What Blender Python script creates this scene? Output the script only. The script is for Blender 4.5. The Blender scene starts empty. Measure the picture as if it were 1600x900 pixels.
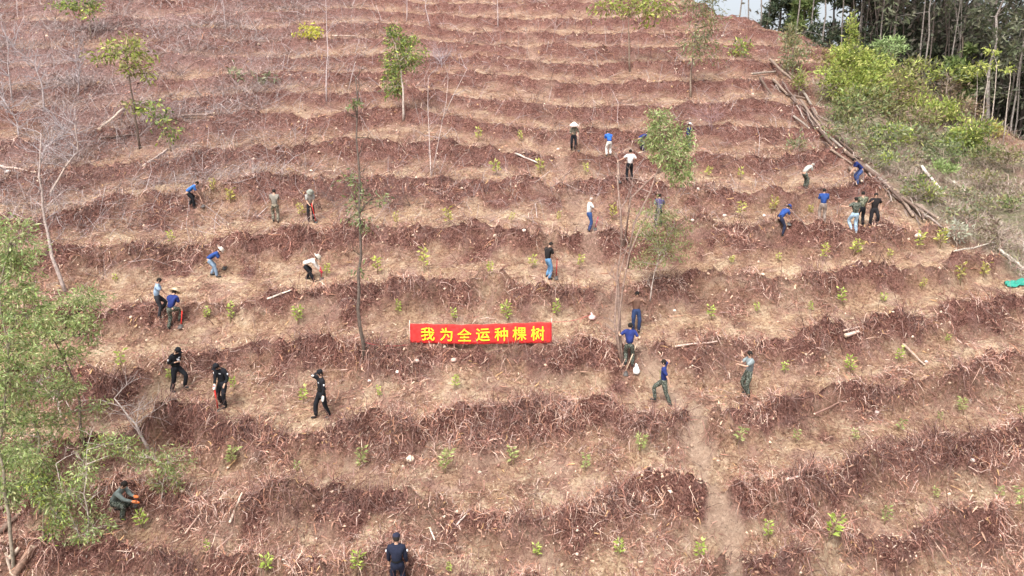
import bpy, math, random
import numpy as np
from mathutils import Vector, Matrix

R = math.radians
PI = math.pi
rng = np.random.default_rng(7)
random.seed(7)
S = bpy.context.scene
COL = S.collection

# ------------------------------------------------------------------ camera
PITCH = R(12.0)
FPX = 1100.0                      # focal length in pixels of a 1600 px wide frame
CAMZ = 16.1
cam_d = bpy.data.cameras.new('camera')
cam = bpy.data.objects.new('camera', cam_d)
COL.objects.link(cam)
cam.location = (0, 0, CAMZ)
cam.rotation_euler = (PI / 2 - PITCH, 0, 0)
cam_d.sensor_width = 36.0
cam_d.lens = 36.0 * FPX / 1600.0
cam_d.clip_end = 3000
S.camera = cam

# ------------------------------------------------------------------ light
SUN_EL, SUN_AZ = 58.0, 205.0      # azimuth clockwise from +Y (behind the camera, a bit left)
W_ = bpy.data.worlds.new('World')
S.world = W_
W_.use_nodes = True
nt = W_.node_tree
sky = nt.nodes.new('ShaderNodeTexSky')
sky.sky_type = 'NISHITA'
sky.sun_disc = False
sky.sun_elevation = R(SUN_EL)
sky.sun_rotation = R(SUN_AZ)
sky.air_density = 1.0
sky.dust_density = 6.0
sky.ozone_density = 1.0
bg = nt.nodes['Background']
hsv = nt.nodes.new('ShaderNodeHueSaturation')
hsv.inputs['Saturation'].default_value = 0.35
nt.links.new(sky.outputs[0], hsv.inputs['Color'])
nt.links.new(hsv.outputs[0], bg.inputs[0])
bg.inputs[1].default_value = 0.15
sd = bpy.data.lights.new('sun', 'SUN')
sd.energy = 1.5
sd.angle = R(14)
sd.color = (1.0, 0.96, 0.9)
sun = bpy.data.objects.new('sun', sd)
COL.objects.link(sun)
_az = R(SUN_AZ)
_dir = Vector((math.sin(_az) * math.cos(R(SUN_EL)), math.cos(_az) * math.cos(R(SUN_EL)), math.sin(R(SUN_EL))))
sun.rotation_euler = _dir.to_track_quat('Z', 'Y').to_euler()
sun.location = (-20, -20, 60)
S.view_settings.view_transform = 'Standard'
S.view_settings.look = 'None'
S.view_settings.gamma = 1.0
S.view_settings.use_curve_mapping = False
S.view_settings.exposure = 0.98

# ------------------------------------------------------------------ numeric helpers
def gnoise(x, y, seed=0):
    x = np.asarray(x, float); y = np.asarray(y, float)
    xi = np.floor(x).astype(np.int64); yi = np.floor(y).astype(np.int64)
    fx = x - xi; fy = y - yi
    def g(ix, iy, dx, dy):
        h = (ix * 374761393 + iy * 668265263 + seed * 974634777) & 0xFFFFFFFF
        h = ((h ^ (h >> 13)) * 1274126177) & 0xFFFFFFFF
        h = (h ^ (h >> 16)) & 0xFFFF
        a = h * (2 * PI / 65536.0)
        return np.cos(a) * dx + np.sin(a) * dy
    u = fx * fx * fx * (fx * (fx * 6 - 15) + 10); v = fy * fy * fy * (fy * (fy * 6 - 15) + 10)
    a = g(xi, yi, fx, fy); b = g(xi + 1, yi, fx - 1, fy)
    c = g(xi, yi + 1, fx, fy - 1); d = g(xi + 1, yi + 1, fx - 1, fy - 1)
    return ((a + (b - a) * u) + ((c + (d - c) * u) - (a + (b - a) * u)) * v) * 1.5

def fbm(x, y, seed=0, oct=3, gain=.5):
    s = 0; a = 1.0
    for k in range(oct):
        s = s + a * gnoise(x * 2 ** k, y * 2 ** k, seed + k * 11); a *= gain
    return s

def sst(a, b, x):
    t = np.clip((x - a) / (b - a), 0, 1)
    return t * t * (3 - 2 * t)

TS = math.tan(R(22.0))
def ray(u, v):
    a = (u - 800.0) / FPX; b = (450.0 - v) / FPX
    return np.array([a, math.cos(PITCH) + b * math.sin(PITCH), -math.sin(PITCH) + b * math.cos(PITCH)])
def on_plane(u, v):
    d = ray(u, v); t = -CAMZ / (d[2] - TS * d[1])
    return t * d[0], t * d[1]
def W(u, v, depth):
    """point at the given distance in front of the drone along the sight line"""
    d = ray(u, v) * depth
    return Vector((d[0], d[1], d[2] + CAMZ))

# terrace edges of the plantation, surveyed as lines running across the slope
BANDS = [
    [(0, 985), (400, 985), (800, 990), (1200, 960), (1600, 915)],
    [(0, 880), (250, 866), (600, 880), (900, 890), (1200, 880), (1400, 840), (1600, 800)],
    [(0, 760), (300, 728), (480, 782), (750, 768), (1000, 742), (1200, 728), (1400, 690), (1600, 650)],
    [(0, 690), (150, 690), (300, 655), (480, 648), (850, 645), (1000, 640), (1170, 622), (1350, 600), (1600, 545)],
    [(0, 585), (200, 560), (380, 520), (640, 525), (900, 525), (1100, 512), (1300, 510), (1450, 480), (1600, 455)],
    [(0, 500), (200, 470), (350, 440), (620, 440), (870, 434), (1150, 440), (1400, 425), (1600, 385)],
    [(0, 420), (110, 385), (300, 370), (580, 348), (870, 360), (1100, 352), (1300, 366), (1500, 350), (1600, 340)],
    [(0, 345), (110, 325), (300, 296), (450, 268), (700, 272), (985, 281), (1260, 293), (1600, 290)],
    [(0, 270), (300, 235), (650, 205), (790, 232), (950, 242), (1075, 236), (1400, 238), (1600, 240)],
    [(0, 215), (300, 190), (600, 168), (850, 195), (1100, 196), (1600, 200)],
    [(0, 170), (300, 152), (600, 138), (850, 158), (1100, 158), (1600, 165)],
    [(0, 135), (300, 118), (600, 108), (850, 126), (1100, 124), (1600, 135)],
    [(0, 105), (300, 90), (600, 82), (850, 99), (1100, 96), (1600, 108)],
    [(0, 78), (300, 64), (600, 58), (850, 73), (1100, 70), (1600, 84)],
    [(0, 54), (300, 42), (600, 36), (850, 50), (1100, 46), (1600, 62)],
    [(0, 32), (300, 22), (600, 16), (850, 28), (1100, 25), (1600, 40)],
    [(0, 12), (300, 3), (600, -2), (850, 8), (1100, 5), (1600, 20)],
    [(0, -6), (300, -14), (600, -18), (850, -10), (1100, -12), (1600, 2)],
]
_bw = []
for b in BANDS:
    p = np.array([on_plane(u, v) for u, v in b]); _bw.append(p[np.argsort(p[:, 0])])

def poly_w(pts):
    return np.array([on_plane(u, v) for u, v in pts])
EDGE = poly_w([(1335, 30), (1292, 88), (1268, 140), (1292, 208), (1334, 260), (1400, 316), (1460, 356), (1540, 408), (1600, 446), (1800, 590), (2100, 800)])
CREST = poly_w([(1080, -3), (1130, 24), (1200, 46), (1280, 68), (1400, 116), (1500, 150), (1600, 197), (1800, 300), (2200, 480)])
_cx = np.concatenate([[-400, -60, -20, 5], CREST[:, 0], [CREST[-1, 0] + 60]])
_cy = np.concatenate([[170, 125, 105, 92], CREST[:, 1], [CREST[-1, 1] - 15]])
PATH = poly_w([(822, 40), (832, 80), (850, 130), (858, 180), (872, 240), (900, 320), (925, 400), (950, 470), (1000, 545), (1045, 590), (1080, 635), (1092, 690), (1100, 745), (1128, 800), (1148, 860), (1160, 960)])

BAN = on_plane(752, 552)
def seg_dist(x, y, P):
    best = np.full(np.shape(x), 1e9); side = np.zeros(np.shape(x)); along = np.zeros(np.shape(x)); acc = 0.0
    for (ax, ay), (bx, by) in zip(P[:-1], P[1:]):
        dx, dy = bx - ax, by - ay; L2 = dx * dx + dy * dy
        t = np.clip(((x - ax) * dx + (y - ay) * dy) / L2, 0, 1)
        d = np.hypot(x - ax - t * dx, y - ay - t * dy)
        s = dx * (y - ay) - dy * (x - ax)
        m = d < best
        best = np.where(m, d, best); side = np.where(m, s, side); along = np.where(m, acc + t * math.sqrt(L2), along)
        acc += math.sqrt(L2)
    return best, side, along

def zones(x, y):
    """bank, lip, path, scrub, behind-the-crest masks and the position within a terrace"""
    wx = (1 - .2 * sst(28, 40, y)) * (fbm(x * .22, y * .22, 3, 3) * .95 + gnoise(x * .8, y * .8, 5) * .40 + gnoise(x * 2.3, y * 2.3, 6) * .18)
    yy = y + wx * (0.45 + np.minimum(y, 32) * .012)
    ph = np.zeros(np.shape(x)); prev = None
    for p in _bw:
        yk = np.interp(x, p[:, 0], p[:, 1])
        if prev is not None:
            ph = ph + np.clip((yy - prev) / np.maximum(yk - prev, .6), 0, 1)
        else:
            ph = ph + np.minimum((yy - yk) / 2.6, 0)
        prev = yk
    ph = ph + np.maximum((yy - prev) / 5.0, 0)
    f = ph - np.floor(ph)
    bank = sst(.42, .56, f) * (1 - sst(.70, .80, f)) + .30 * sst(.18, .32, f) * (1 - sst(.46, .58, f))
    lip = np.exp(-((f - .68) / .08) ** 2)
    lip = lip * np.clip(1 - np.exp(-((y - BAN[1]) / 1.0) ** 2) * sst(3.2, 2.4, np.abs(x - BAN[0])), 0, 1)
    d, side, along = seg_dist(x, y, PATH)
    pw = 0.20 + .006 * y
    path = (1 - sst(pw * .4, pw * 1.4, d + gnoise(x * 1.7, y * 1.7, 9) * .35)) * (1 - .55 * sst(20, 26, y) * (gnoise(x * .5, y * .5, 10) < .25)) * (1 - .6 * sst(30, 40, y))
    de, se, _ = seg_dist(x, y, EDGE)
    sde = np.where(se > 0, de, -de)            # > 0 on the scrub side
    scrub = sst(-.6, 1.0, sde + gnoise(x * .6, y * .6, 21) * .8)
    yc = np.interp(x, _cx, _cy)
    beyond = y - yc
    return ph, f, bank, lip, path, along, scrub, sde, beyond, yc

def height(x, y, full=False):
    x = np.asarray(x, float); y = np.asarray(y, float)
    ph, f, bank, lip, path, along, scrub, sde, beyond, yc = zones(x, y)
    base = TS * y
    step = sst(.30, .70, f)
    k = (1 - scrub) * (.52 - .26 * sst(24, 50, y))
    # terrace: the same mean slope gathered into banks (f=0 is mid-bench)
    dyph = 2.6 + np.clip(y - 15, 0, 60) * .05
    k = k * np.clip(.95 + .9 * gnoise(x * .28, y * .5, 135), .35, 1.4)
    terr = k * TS * dyph * (step - f)
    z = base + terr
    z = z + fbm(x * .09, y * .09, 31, 2) * .30
    rough = bank * (1 - scrub) * (1 - .75 * path)
    r1 = 1 - np.abs(gnoise(x * .9, y * 1.3, 41)); r2 = np.abs(gnoise(x * 2.3, y * 2.3, 43)); r3 = gnoise(x * 5.1, y * 5.1, 47)
    z = z + rough * ((r1 - .6) * .34 + r2 * .26 + r3 * .08) * (1 - .35 * sst(26, 45, y))
    z = z + .85 * lip * (1 - scrub) * (1 - .8 * path) * (.12 + .50 * np.clip(gnoise(x * .55, y * .4, 51) + .2, 0, 1) + .14 * gnoise(x * 2.4, y * 2.4, 53)) * (1 - .35 * sst(26, 45, y))
    z = z + gnoise(x * 2.0, y * 2.0, 61) * .05 + gnoise(x * 4.3, y * 4.3, 63) * .035 + gnoise(x * 9, y * 9, 65) * .012
    pits = np.clip(gnoise(x * .8, y * .8, 67) - .62, 0, 1)
    z = z - pits * .9 * (1 - path) * (1 - scrub)
    # trodden path: hollow with small steps
    z = z - path * .10 + path * .07 * np.clip(np.sin(along * 2 * PI / .5 + gnoise(x * 1.5, y * 1.5, 12) * 2) * 1.6, -1, 1)
    z = z - scrub * (sst(.0, 6., sde) * .9) + scrub * fbm(x * .5, y * .5, 71, 3) * .30
    # beyond the crest the hill falls away
    over = np.clip(beyond, 0, None)
    z = z - (np.sqrt(over * over + 4) - 2) * (TS + .16)
    # far valley floor
    z = np.maximum(z, -6 + fbm(x * .01, y * .01, 81, 2) * 2)
    if full:
        return z, f, bank, lip, path, scrub, beyond
    return z

def hit(pts):
    """world points where sight lines through surveyed spots meet the hillside"""
    pts = np.asarray(pts, float)
    n = len(pts); D = np.array([ray(u, v) for u, v in pts])
    ts = np.geomspace(9, 120, 420)
    X = D[:, 0:1] * ts; Y = D[:, 1:2] * ts; Z = D[:, 2:3] * ts + CAMZ
    below = Z < height(X, Y)
    i = np.argmax(below, axis=1); ok = below.any(axis=1)
    lo = ts[np.maximum(i - 1, 0)]; hi = ts[i]
    for _ in range(12):
        m = (lo + hi) / 2
        b = D[:, 2] * m + CAMZ < height(D[:, 0] * m, D[:, 1] * m)
        hi = np.where(b, m, hi); lo = np.where(b, lo, m)
    t = (lo + hi) / 2
    for k in range(n):
        if not ok[k]:
            x, y = on_plane(*pts[k]); t[k] = y / D[k, 1]
    return [(Vector((D[k, 0] * t[k], D[k, 1] * t[k], D[k, 2] * t[k] + CAMZ)), t[k]) for k in range(n)]
def hit1(u, v):
    return hit([(u, v)])[0]
def gz(x, y):
    return float(height(np.array([x]), np.array([y]))[0])

# ------------------------------------------------------------------ object helpers
def tag(o, label=None, cat=None, group=None, kind=None):
    if label: o['label'] = label
    if cat: o['category'] = cat
    if group: o['group'] = group
    if kind: o['kind'] = kind
    return o
def empty(name, loc, rz=0, **k):
    o = bpy.data.objects.new(name, None); o.location = loc; o.rotation_euler = (0, 0, rz)
    o.empty_display_size = .2
    COL.objects.link(o)
    return tag(o, **k)
def mesh_np(name, V, F, mat=None, parent=None, cols=None, smooth=False, mats=None, midx=None, loc=None):
    """V (n,3), F (m,k) equal-size faces, cols (n,3) vertex colours"""
    V = np.asarray(V, np.float32); F = np.asarray(F, np.int32)
    if loc is not None: V = V - np.array(loc, np.float32)
    me = bpy.data.meshes.new(name)
    m, k = F.shape
    me.vertices.add(len(V)); me.vertices.foreach_set('co', V.ravel())
    me.loops.add(m * k); me.loops.foreach_set('vertex_index', F.ravel())
    me.polygons.add(m); me.polygons.foreach_set('loop_start', np.arange(0, m * k, k, dtype=np.int32))
    me.polygons.foreach_set('loop_total', np.full(m, k, np.int32))
    if smooth: me.polygons.foreach_set('use_smooth', np.ones(m, bool))
    for mm in (mats or [mat]): me.materials.append(mm)
    if midx is not None: me.polygons.foreach_set('material_index', np.asarray(midx, np.int32))
    if cols is not None:
        a = me.color_attributes.new('col', 'FLOAT_COLOR', 'POINT')
        c = np.ones((len(V), 4), np.float32); c[:, :3] = cols
        a.data.foreach_set('color', c.ravel())
    me.update(calc_edges=True); me.validate()
    o = bpy.data.objects.new(name, me)
    if loc is not None: o.location = loc
    COL.objects.link(o)
    if parent is not None: o.parent = parent
    return o
class MB:
    """collects tubes, lathes, boxes (quads only)"""
    def __init__(s): s.V = []; s.F = []; s.C = []; s.n = 0
    def add(s, v, f, c=(1, 1, 1)):
        v = np.asarray(v, float); s.V.append(v); s.F.append(np.asarray(f, int) + s.n)
        s.C.append(np.tile(np.asarray(c, float), (len(v), 1))); s.n += len(v)
    def tube(s, pts, rad, sides=6, c=(1, 1, 1), cap=True):
        pts = [Vector(p) for p in pts]; n = len(pts)
        if not hasattr(rad, '__len__'): rad = [rad] * n
        v = []; up = Vector((.13, .31, .94)).normalized()
        for i, p in enumerate(pts):
            t = (pts[min(i + 1, n - 1)] - pts[max(i - 1, 0)]).normalized()
            a = t.cross(up)
            if a.length < .15: a = t.cross(Vector((1, 0, 0)))
            a.normalize(); b = t.cross(a)
            for k in range(sides):
                an = 2 * PI * k / sides
                v.append(p + a * math.cos(an) * rad[i] + b * math.sin(an) * rad[i])
        f = [(i * sides + k, i * sides + (k + 1) % sides, (i + 1) * sides + (k + 1) % sides, (i + 1) * sides + k) for i in range(n - 1) for k in range(sides)]
        if cap:
            for i, st in ((0, 1), (n - 1, -1)):
                v.append(pts[i]); ci = len(v) - 1
                for k in range(0, sides, 2):
                    q = [i * sides + k, i * sides + (k + 1) % sides, i * sides + (k + 2) % sides, ci]
                    f.append(q if st < 0 else q[::-1])
        s.add(v, f, c)
    def lathe(s, c0, prof, sides=12, c=(1, 1, 1), M=None):
        """prof: (r, z) pairs, bottom to top"""
        v = []; n = len(prof)
        for r, z in prof:
            for k in range(sides):
                an = 2 * PI * k / sides; q = Vector((r * math.cos(an), r * math.sin(an), z))
                if M is not None: q = M @ q
                v.append(q + Vector(c0))
        f = [(i * sides + k, i * sides + (k + 1) % sides, (i + 1) * sides + (k + 1) % sides, (i + 1) * sides + k) for i in range(n - 1) for k in range(sides)]
        s.add(v, f, c)
    def box(s, c0, d, M=None, c=(1, 1, 1)):
        v = []
        for x in (-1, 1):
            for y in (-1, 1):
                for z in (-1, 1):
                    q = Vector((x * d[0] / 2, y * d[1] / 2, z * d[2] / 2))
                    if M is not None: q = M @ q
                    v.append(q + Vector(c0))
        s.add(v, [(0, 1, 3, 2), (4, 6, 7, 5), (0, 4, 5, 1), (2, 3, 7, 6), (0, 2, 6, 4), (1, 5, 7, 3)], c)
    def quads(s, V, C):
        """V (n,4,3) loose quads"""
        n = len(V); s.V.append(V.reshape(-1, 3)); s.F.append(np.arange(4 * n).reshape(n, 4) + s.n)
        s.C.append(np.repeat(C, 4, axis=0)); s.n += 4 * n
    def build(s, name, mat, parent=None, smooth=True, loc=None):
        return mesh_np(name, np.concatenate(s.V), np.concatenate(s.F), mat, parent, np.concatenate(s.C), smooth, loc=loc)

def unit(a):
    return a / np.maximum(np.linalg.norm(a, axis=-1, keepdims=True), 1e-9)
def leaf_quads(P, D, L, Wd):
    """rhombic leaves at P along D"""
    n = len(P); r = rng.normal(size=(n, 3)); s = unit(np.cross(D, r)); nrm = np.cross(D, s)
    L = np.broadcast_to(L, n)[:, None]; Wd = np.broadcast_to(Wd, n)[:, None]
    return np.stack([P, P + D * L * .45 + s * Wd * .5, P + D * L + nrm * L * .10, P + D * L * .5 - s * Wd * .5], axis=1)
def pick_cols(n, pal, jit=.12):
    pal = np.asarray(pal, float); c = pal[rng.integers(0, len(pal), n)]
    return np.clip(c * (1 + rng.normal(size=(n, 1)) * jit), 0.004, 1)

# ------------------------------------------------------------------ materials
MATS = {}
def nodes(name):
    m = bpy.data.materials.new(name); m.use_nodes = True
    return m, m.node_tree, m.node_tree.nodes['Principled BSDF']
def N(t, kind, **k):
    n = t.nodes.new(kind)
    for a, b in k.items():
        if a.startswith('i_'): n.inputs[a[2:].replace('_', ' ')].default_value = b
        else: setattr(n, a, b)
    return n
def ramp(t, src, stops):
    r = t.nodes.new('ShaderNodeValToRGB'); t.links.new(src, r.inputs[0])
    e = r.color_ramp.elements
    while len(e) < len(stops): e.new(.5)
    for i, (p, c) in enumerate(stops):
        e[i].position = p; e[i].color = (c, c, c, 1) if not hasattr(c, '__len__') else (*c, 1)
    return r.outputs[0]
def mixc(t, fac, a, b, mode='MIX'):
    n = t.nodes.new('ShaderNodeMix'); n.data_type = 'RGBA'; n.blend_type = mode
    for s, v in ((n.inputs[0], fac), (n.inputs[6], a), (n.inputs[7], b)):
        if hasattr(v, 'is_linked') or hasattr(v, 'links'): t.links.new(v, s)
        else: s.default_value = v if not hasattr(v, '__len__') else (*v, 1)
    return n.outputs[2]
def vcol_mat(name, rough=.85, trans=0.0, noise_scale=9.0, noise_amt=.35, bump=0.0):
    m, t, p = nodes(name)
    a = N(t, 'ShaderNodeVertexColor', layer_name='col')
    g = N(t, 'ShaderNodeNewGeometry')
    nz = N(t, 'ShaderNodeTexNoise'); nz.inputs['Scale'].default_value = noise_scale; nz.inputs['Detail'].default_value = 4
    t.links.new(g.outputs['Position'], nz.inputs['Vector'])
    v = ramp(t, nz.outputs[0], [(.3, 1 - noise_amt), (.7, 1 + noise_amt)])
    c = mixc(t, 1.0, a.outputs[0], v, 'MULTIPLY')
    t.links.new(c, p.inputs['Base Color'])
    p.inputs['Roughness'].default_value = rough
    p.inputs['Specular IOR Level'].default_value = .25
    if bump:
        b = N(t, 'ShaderNodeBump'); b.inputs['Strength'].default_value = bump; b.inputs['Distance'].default_value = .02
        t.links.new(nz.outputs[0], b.inputs['Height']); t.links.new(b.outputs[0], p.inputs['Normal'])
    if trans:
        tr = N(t, 'ShaderNodeBsdfTranslucent'); t.links.new(c, tr.inputs[0])
        mx = N(t, 'ShaderNodeMixShader'); mx.inputs[0].default_value = trans
        t.links.new(p.outputs[0], mx.inputs[1]); t.links.new(tr.outputs[0], mx.inputs[2])
        t.links.new(mx.outputs[0], t.nodes['Material Output'].inputs[0])
    return m
M_leaf = vcol_mat('foliage', .6, .35, 5, .25)
M_bark = vcol_mat('bark', .9, 0, 14, .4, .5)
M_debris = vcol_mat('dry_debris', .95, 0, 3, .25)
M_cloth = vcol_mat('plain_cloth', .9, 0, 9, .30, .6)
M_skin = vcol_mat('skin', .6, 0, 20, .08)
M_stone = vcol_mat('stone', .9, 0, 20, .25, .6)
M_metal = vcol_mat('dull_metal', .5, 0, 20, .2)
M_plastic = vcol_mat('plastic_sheet', .5, 0, 6, .2)
def camo_mat(name, cols, scale=9):
    m, t, p = nodes(name)
    tc = N(t, 'ShaderNodeTexCoord')
    c = cols[0]; out = None
    for i, cc in enumerate(cols[1:]):
        mp = N(t, 'ShaderNodeMapping'); mp.inputs['Location'].default_value = (i * 7.3, i * 3.1, i)
        t.links.new(tc.outputs['Object'], mp.inputs[0])
        nz = N(t, 'ShaderNodeTexNoise'); nz.inputs['Scale'].default_value = scale * (1 + .3 * i); nz.inputs['Detail'].default_value = 2
        t.links.new(mp.outputs[0], nz.inputs['Vector'])
        f = ramp(t, nz.outputs[0], [(.52, 0.0), (.54, 1.0)])
        out = mixc(t, f, c if out is None else out, cc)
    t.links.new(out, p.inputs['Base Color']); p.inputs['Roughness'].default_value = .95
    return m
M_camo = camo_mat('camouflage_green', [(.09, .11, .06), (.16, .16, .10), (.025, .03, .022), (.22, .22, .16)], 13)
M_camod = camo_mat('camouflage_dark', [(.040, .052, .036), (.075, .08, .055), (.012, .015, .012), (.15, .165, .14)], 16)
M_camoo = camo_mat('camouflage_tan', [(.22, .19, .14), (.33, .28, .21), (.07, .07, .055), (.14, .13, .10)])
def plaid():
    m, t, p = nodes('plaid_cloth')
    tc = N(t, 'ShaderNodeTexCoord')
    w1 = N(t, 'ShaderNodeTexWave', bands_direction='X'); w1.inputs['Scale'].default_value = 5
    w2 = N(t, 'ShaderNodeTexWave', bands_direction='Z'); w2.inputs['Scale'].default_value = 5
    for w in (w1, w2): t.links.new(tc.outputs['Object'], w.inputs[0])
    a = mixc(t, w1.outputs[1], (.03, .035, .12), (.16, .12, .22))
    b = mixc(t, w2.outputs[1], (.03, .035, .12), (.16, .12, .22))
    t.links.new(mixc(t, .5, a, b), p.inputs['Base Color']); p.inputs['Roughness'].default_value = .95
    return m
M_plaid = plaid()

def ground_mat():
    m, t, p = nodes('cleared_hillside_soil')
    a = N(t, 'ShaderNodeVertexColor', layer_name='col')
    sp = N(t, 'ShaderNodeSeparateColor'); t.links.new(a.outputs[0], sp.inputs[0])
    a2 = N(t, 'ShaderNodeVertexColor', layer_name='zone2')
    sp2 = N(t, 'ShaderNodeSeparateColor'); t.links.new(a2.outputs[0], sp2.inputs[0])
    g = N(t, 'ShaderNodeNewGeometry')
    def noise(scale, det=5, dist=0.0, rough=.6, sx=1, sy=1):
        mp = N(t, 'ShaderNodeMapping'); mp.inputs['Scale'].default_value = (sx, sy, 1)
        t.links.new(g.outputs['Position'], mp.inputs[0])
        n = N(t, 'ShaderNodeTexNoise'); n.inputs['Scale'].default_value = scale; n.inputs['Detail'].default_value = det
        n.inputs['Distortion'].default_value = dist; n.inputs['Roughness'].default_value = rough
        t.links.new(mp.outputs[0], n.inputs['Vector']); return n.outputs[0]
    n_big = noise(.35, 4); n_mid = noise(1.8, 6); n_fine = noise(9, 8, .6, .75); n_fib = noise(7, 8, 2.2, .8, 1, .6); n_fl = noise(26, 4, 0, .7)
    # bench: sandy straw soil
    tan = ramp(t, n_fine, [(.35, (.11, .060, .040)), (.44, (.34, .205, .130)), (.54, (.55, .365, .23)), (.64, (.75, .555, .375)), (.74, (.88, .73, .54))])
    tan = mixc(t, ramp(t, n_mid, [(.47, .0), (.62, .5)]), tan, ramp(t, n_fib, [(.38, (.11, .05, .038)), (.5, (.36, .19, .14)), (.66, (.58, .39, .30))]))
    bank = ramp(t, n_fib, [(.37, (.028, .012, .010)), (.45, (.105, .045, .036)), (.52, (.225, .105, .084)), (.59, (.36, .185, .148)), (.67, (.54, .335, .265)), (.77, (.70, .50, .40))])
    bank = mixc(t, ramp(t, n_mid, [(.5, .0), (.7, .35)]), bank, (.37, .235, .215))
    # broad patches: cream straw here, mauve soil there
    tan = mixc(t, ramp(t, noise(.9, 5, .6), [(.48, .0), (.60, .65)]), tan, ramp(t, n_fine, [(.36, (.42, .28, .18)), (.5, (.74, .56, .38)), (.66, (.88, .74, .55))]))
    tan = mixc(t, ramp(t, noise(.7, 5, .6, .6, 1.3, 1), [(.50, .0), (.62, .5)]), tan, (.40, .235, .20))
    c = mixc(t, sp.outputs[0], tan, bank)
    # purple-grey tinge of weathered brush on the upper slope
    c = mixc(t, sp2.outputs[0], c, ramp(t, n_fib, [(.3, (.09, .05, .045)), (.5, (.30, .19, .175)), (.7, (.50, .37, .34))]))
    path = ramp(t, n_fine, [(.3, (.36, .235, .17)), (.55, (.55, .39, .29)), (.75, (.68, .51, .39))])
    pf = N(t, 'ShaderNodeMath', operation='MULTIPLY'); t.links.new(sp.outputs[1], pf.inputs[0]); pf.inputs[1].default_value = .95
    c = mixc(t, pf.outputs[0], c, path)
    scr = ramp(t, n_fib, [(.3, (.10, .085, .055)), (.46, (.24, .20, .14)), (.6, (.36, .31, .23)), (.75, (.46, .42, .33))])
    scr = mixc(t, ramp(t, n_mid, [(.5, .0), (.62, .5)]), scr, (.13, .16, .06))
    scr = mixc(t, ramp(t, n_big, [(.5, .0), (.6, .7)]), scr, ramp(t, n_fib, [(.3, (.12, .06, .05)), (.6, (.33, .2, .17))]))
    c = mixc(t, sp.outputs[2], c, scr)
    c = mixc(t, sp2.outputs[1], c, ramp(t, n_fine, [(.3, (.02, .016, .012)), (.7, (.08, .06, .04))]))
    fl = ramp(t, n_fl, [(.62, 0.0), (.68, .7)])
    c = mixc(t, fl, c, (.60, .47, .38))
    dk = ramp(t, noise(12, 6, 1.2, .75), [(.36, .8), (.43, 0.0)])
    c = mixc(t, dk, c, (.055, .028, .022))
    t.links.new(c, p.inputs['Base Color'])
    p.inputs['Roughness'].default_value = 1.0; p.inputs['Specular IOR Level'].default_value = .1
    b = N(t, 'ShaderNodeBump'); b.inputs['Strength'].default_value = 1.0; b.inputs['Distance'].default_value = .16
    t.links.new(n_fib, b.inputs['Height']); t.links.new(b.outputs[0], p.inputs['Normal'])
    return m
M_ground = ground_mat()

# where the saplings stand (their soil is freshly dug)
SAPS = {
 'the topmost planted row': (0, [(747, 221), (815, 222)]),
 'the row below the conical hat': (0, [(778, 274), (845, 272), (916, 274), (1103, 277), (1157, 281)]),
 'the row beside the white shirted man': (3, [(334, 301), (360, 318), (472, 340), (620, 352), (702, 352), (798, 348), (872, 346), (957, 344), (1155, 340), (1205, 334), (1265, 336)]),
 'the row beside the black shirted man': (0, [(181, 442), (271, 382), (510, 432), (590, 428), (664, 426), (765, 430), (832, 420), (905, 420), (1142, 412), (1215, 410), (1285, 407), (1333, 400), (1390, 404), (1433, 390), (1468, 388)]),
 'the short row near the green sheet': (3, [(1440, 453), (1500, 446), (1535, 434)]),
 'the row just above the banner': (1, [(324, 498), (360, 505), (466, 506), (622, 492), (712, 502), (795, 500), (870, 494), (1112, 500), (1185, 490), (1268, 488), (1318, 478), (1378, 474)]),
 'the row level with the officers': (1, [(190, 578), (265, 596), (367, 608), (474, 630), (594, 622), (710, 610), (1035, 598), (1225, 586), (1328, 584), (1403, 566), (1477, 536)]),
 'the second row below the banner': (2, [(360, 730), (464, 738), (562, 734), (695, 740), (803, 726), (913, 738), (1000, 706), (1150, 694), (1243, 692), (1335, 690), (1402, 674), (1468, 660), (1505, 648), (1594, 650)]),
 'the lower right row': (2, [(1382, 820), (1460, 780), (1560, 780), (1597, 797)]),
 'the lowest planted row': (1, [(224, 828), (323, 862), (418, 896), (556, 900), (700, 896), (842, 872), (967, 874), (1092, 874), (1200, 846), (1291, 846)]),
}
SAP_HIT = {r: hit(p[1]) for r, p in SAPS.items()}
SAP_XY = np.array([[q[0].x, q[0].y] for r in SAP_HIT.values() for q in r])
_gx = np.arange(-50, 50, .12); _gy = np.arange(8, 62, .12)
_DG = np.zeros((len(_gx), len(_gy)))
for sx, sy in SAP_XY:
    i0 = np.searchsorted(_gx, sx - 3); i1 = np.searchsorted(_gx, sx + 3); j0 = np.searchsorted(_gy, sy - 3); j1 = np.searchsorted(_gy, sy + 3)
    a, b = np.meshgrid(_gx[i0:i1], _gy[j0:j1], indexing='ij')
    r2 = ((a - sx) ** 2 + (b - sy + .12) ** 2 * 1.6) / (.30 + .012 * sy) ** 2
    _DG[i0:i1, j0:j1] = np.maximum(_DG[i0:i1, j0:j1], np.exp(-r2))
def dug(x, y):
    return _DG[np.clip(((x + 50) / .12).astype(int), 0, len(_gx) - 1), np.clip(((y - 8) / .12).astype(int), 0, len(_gy) - 1)]

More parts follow.
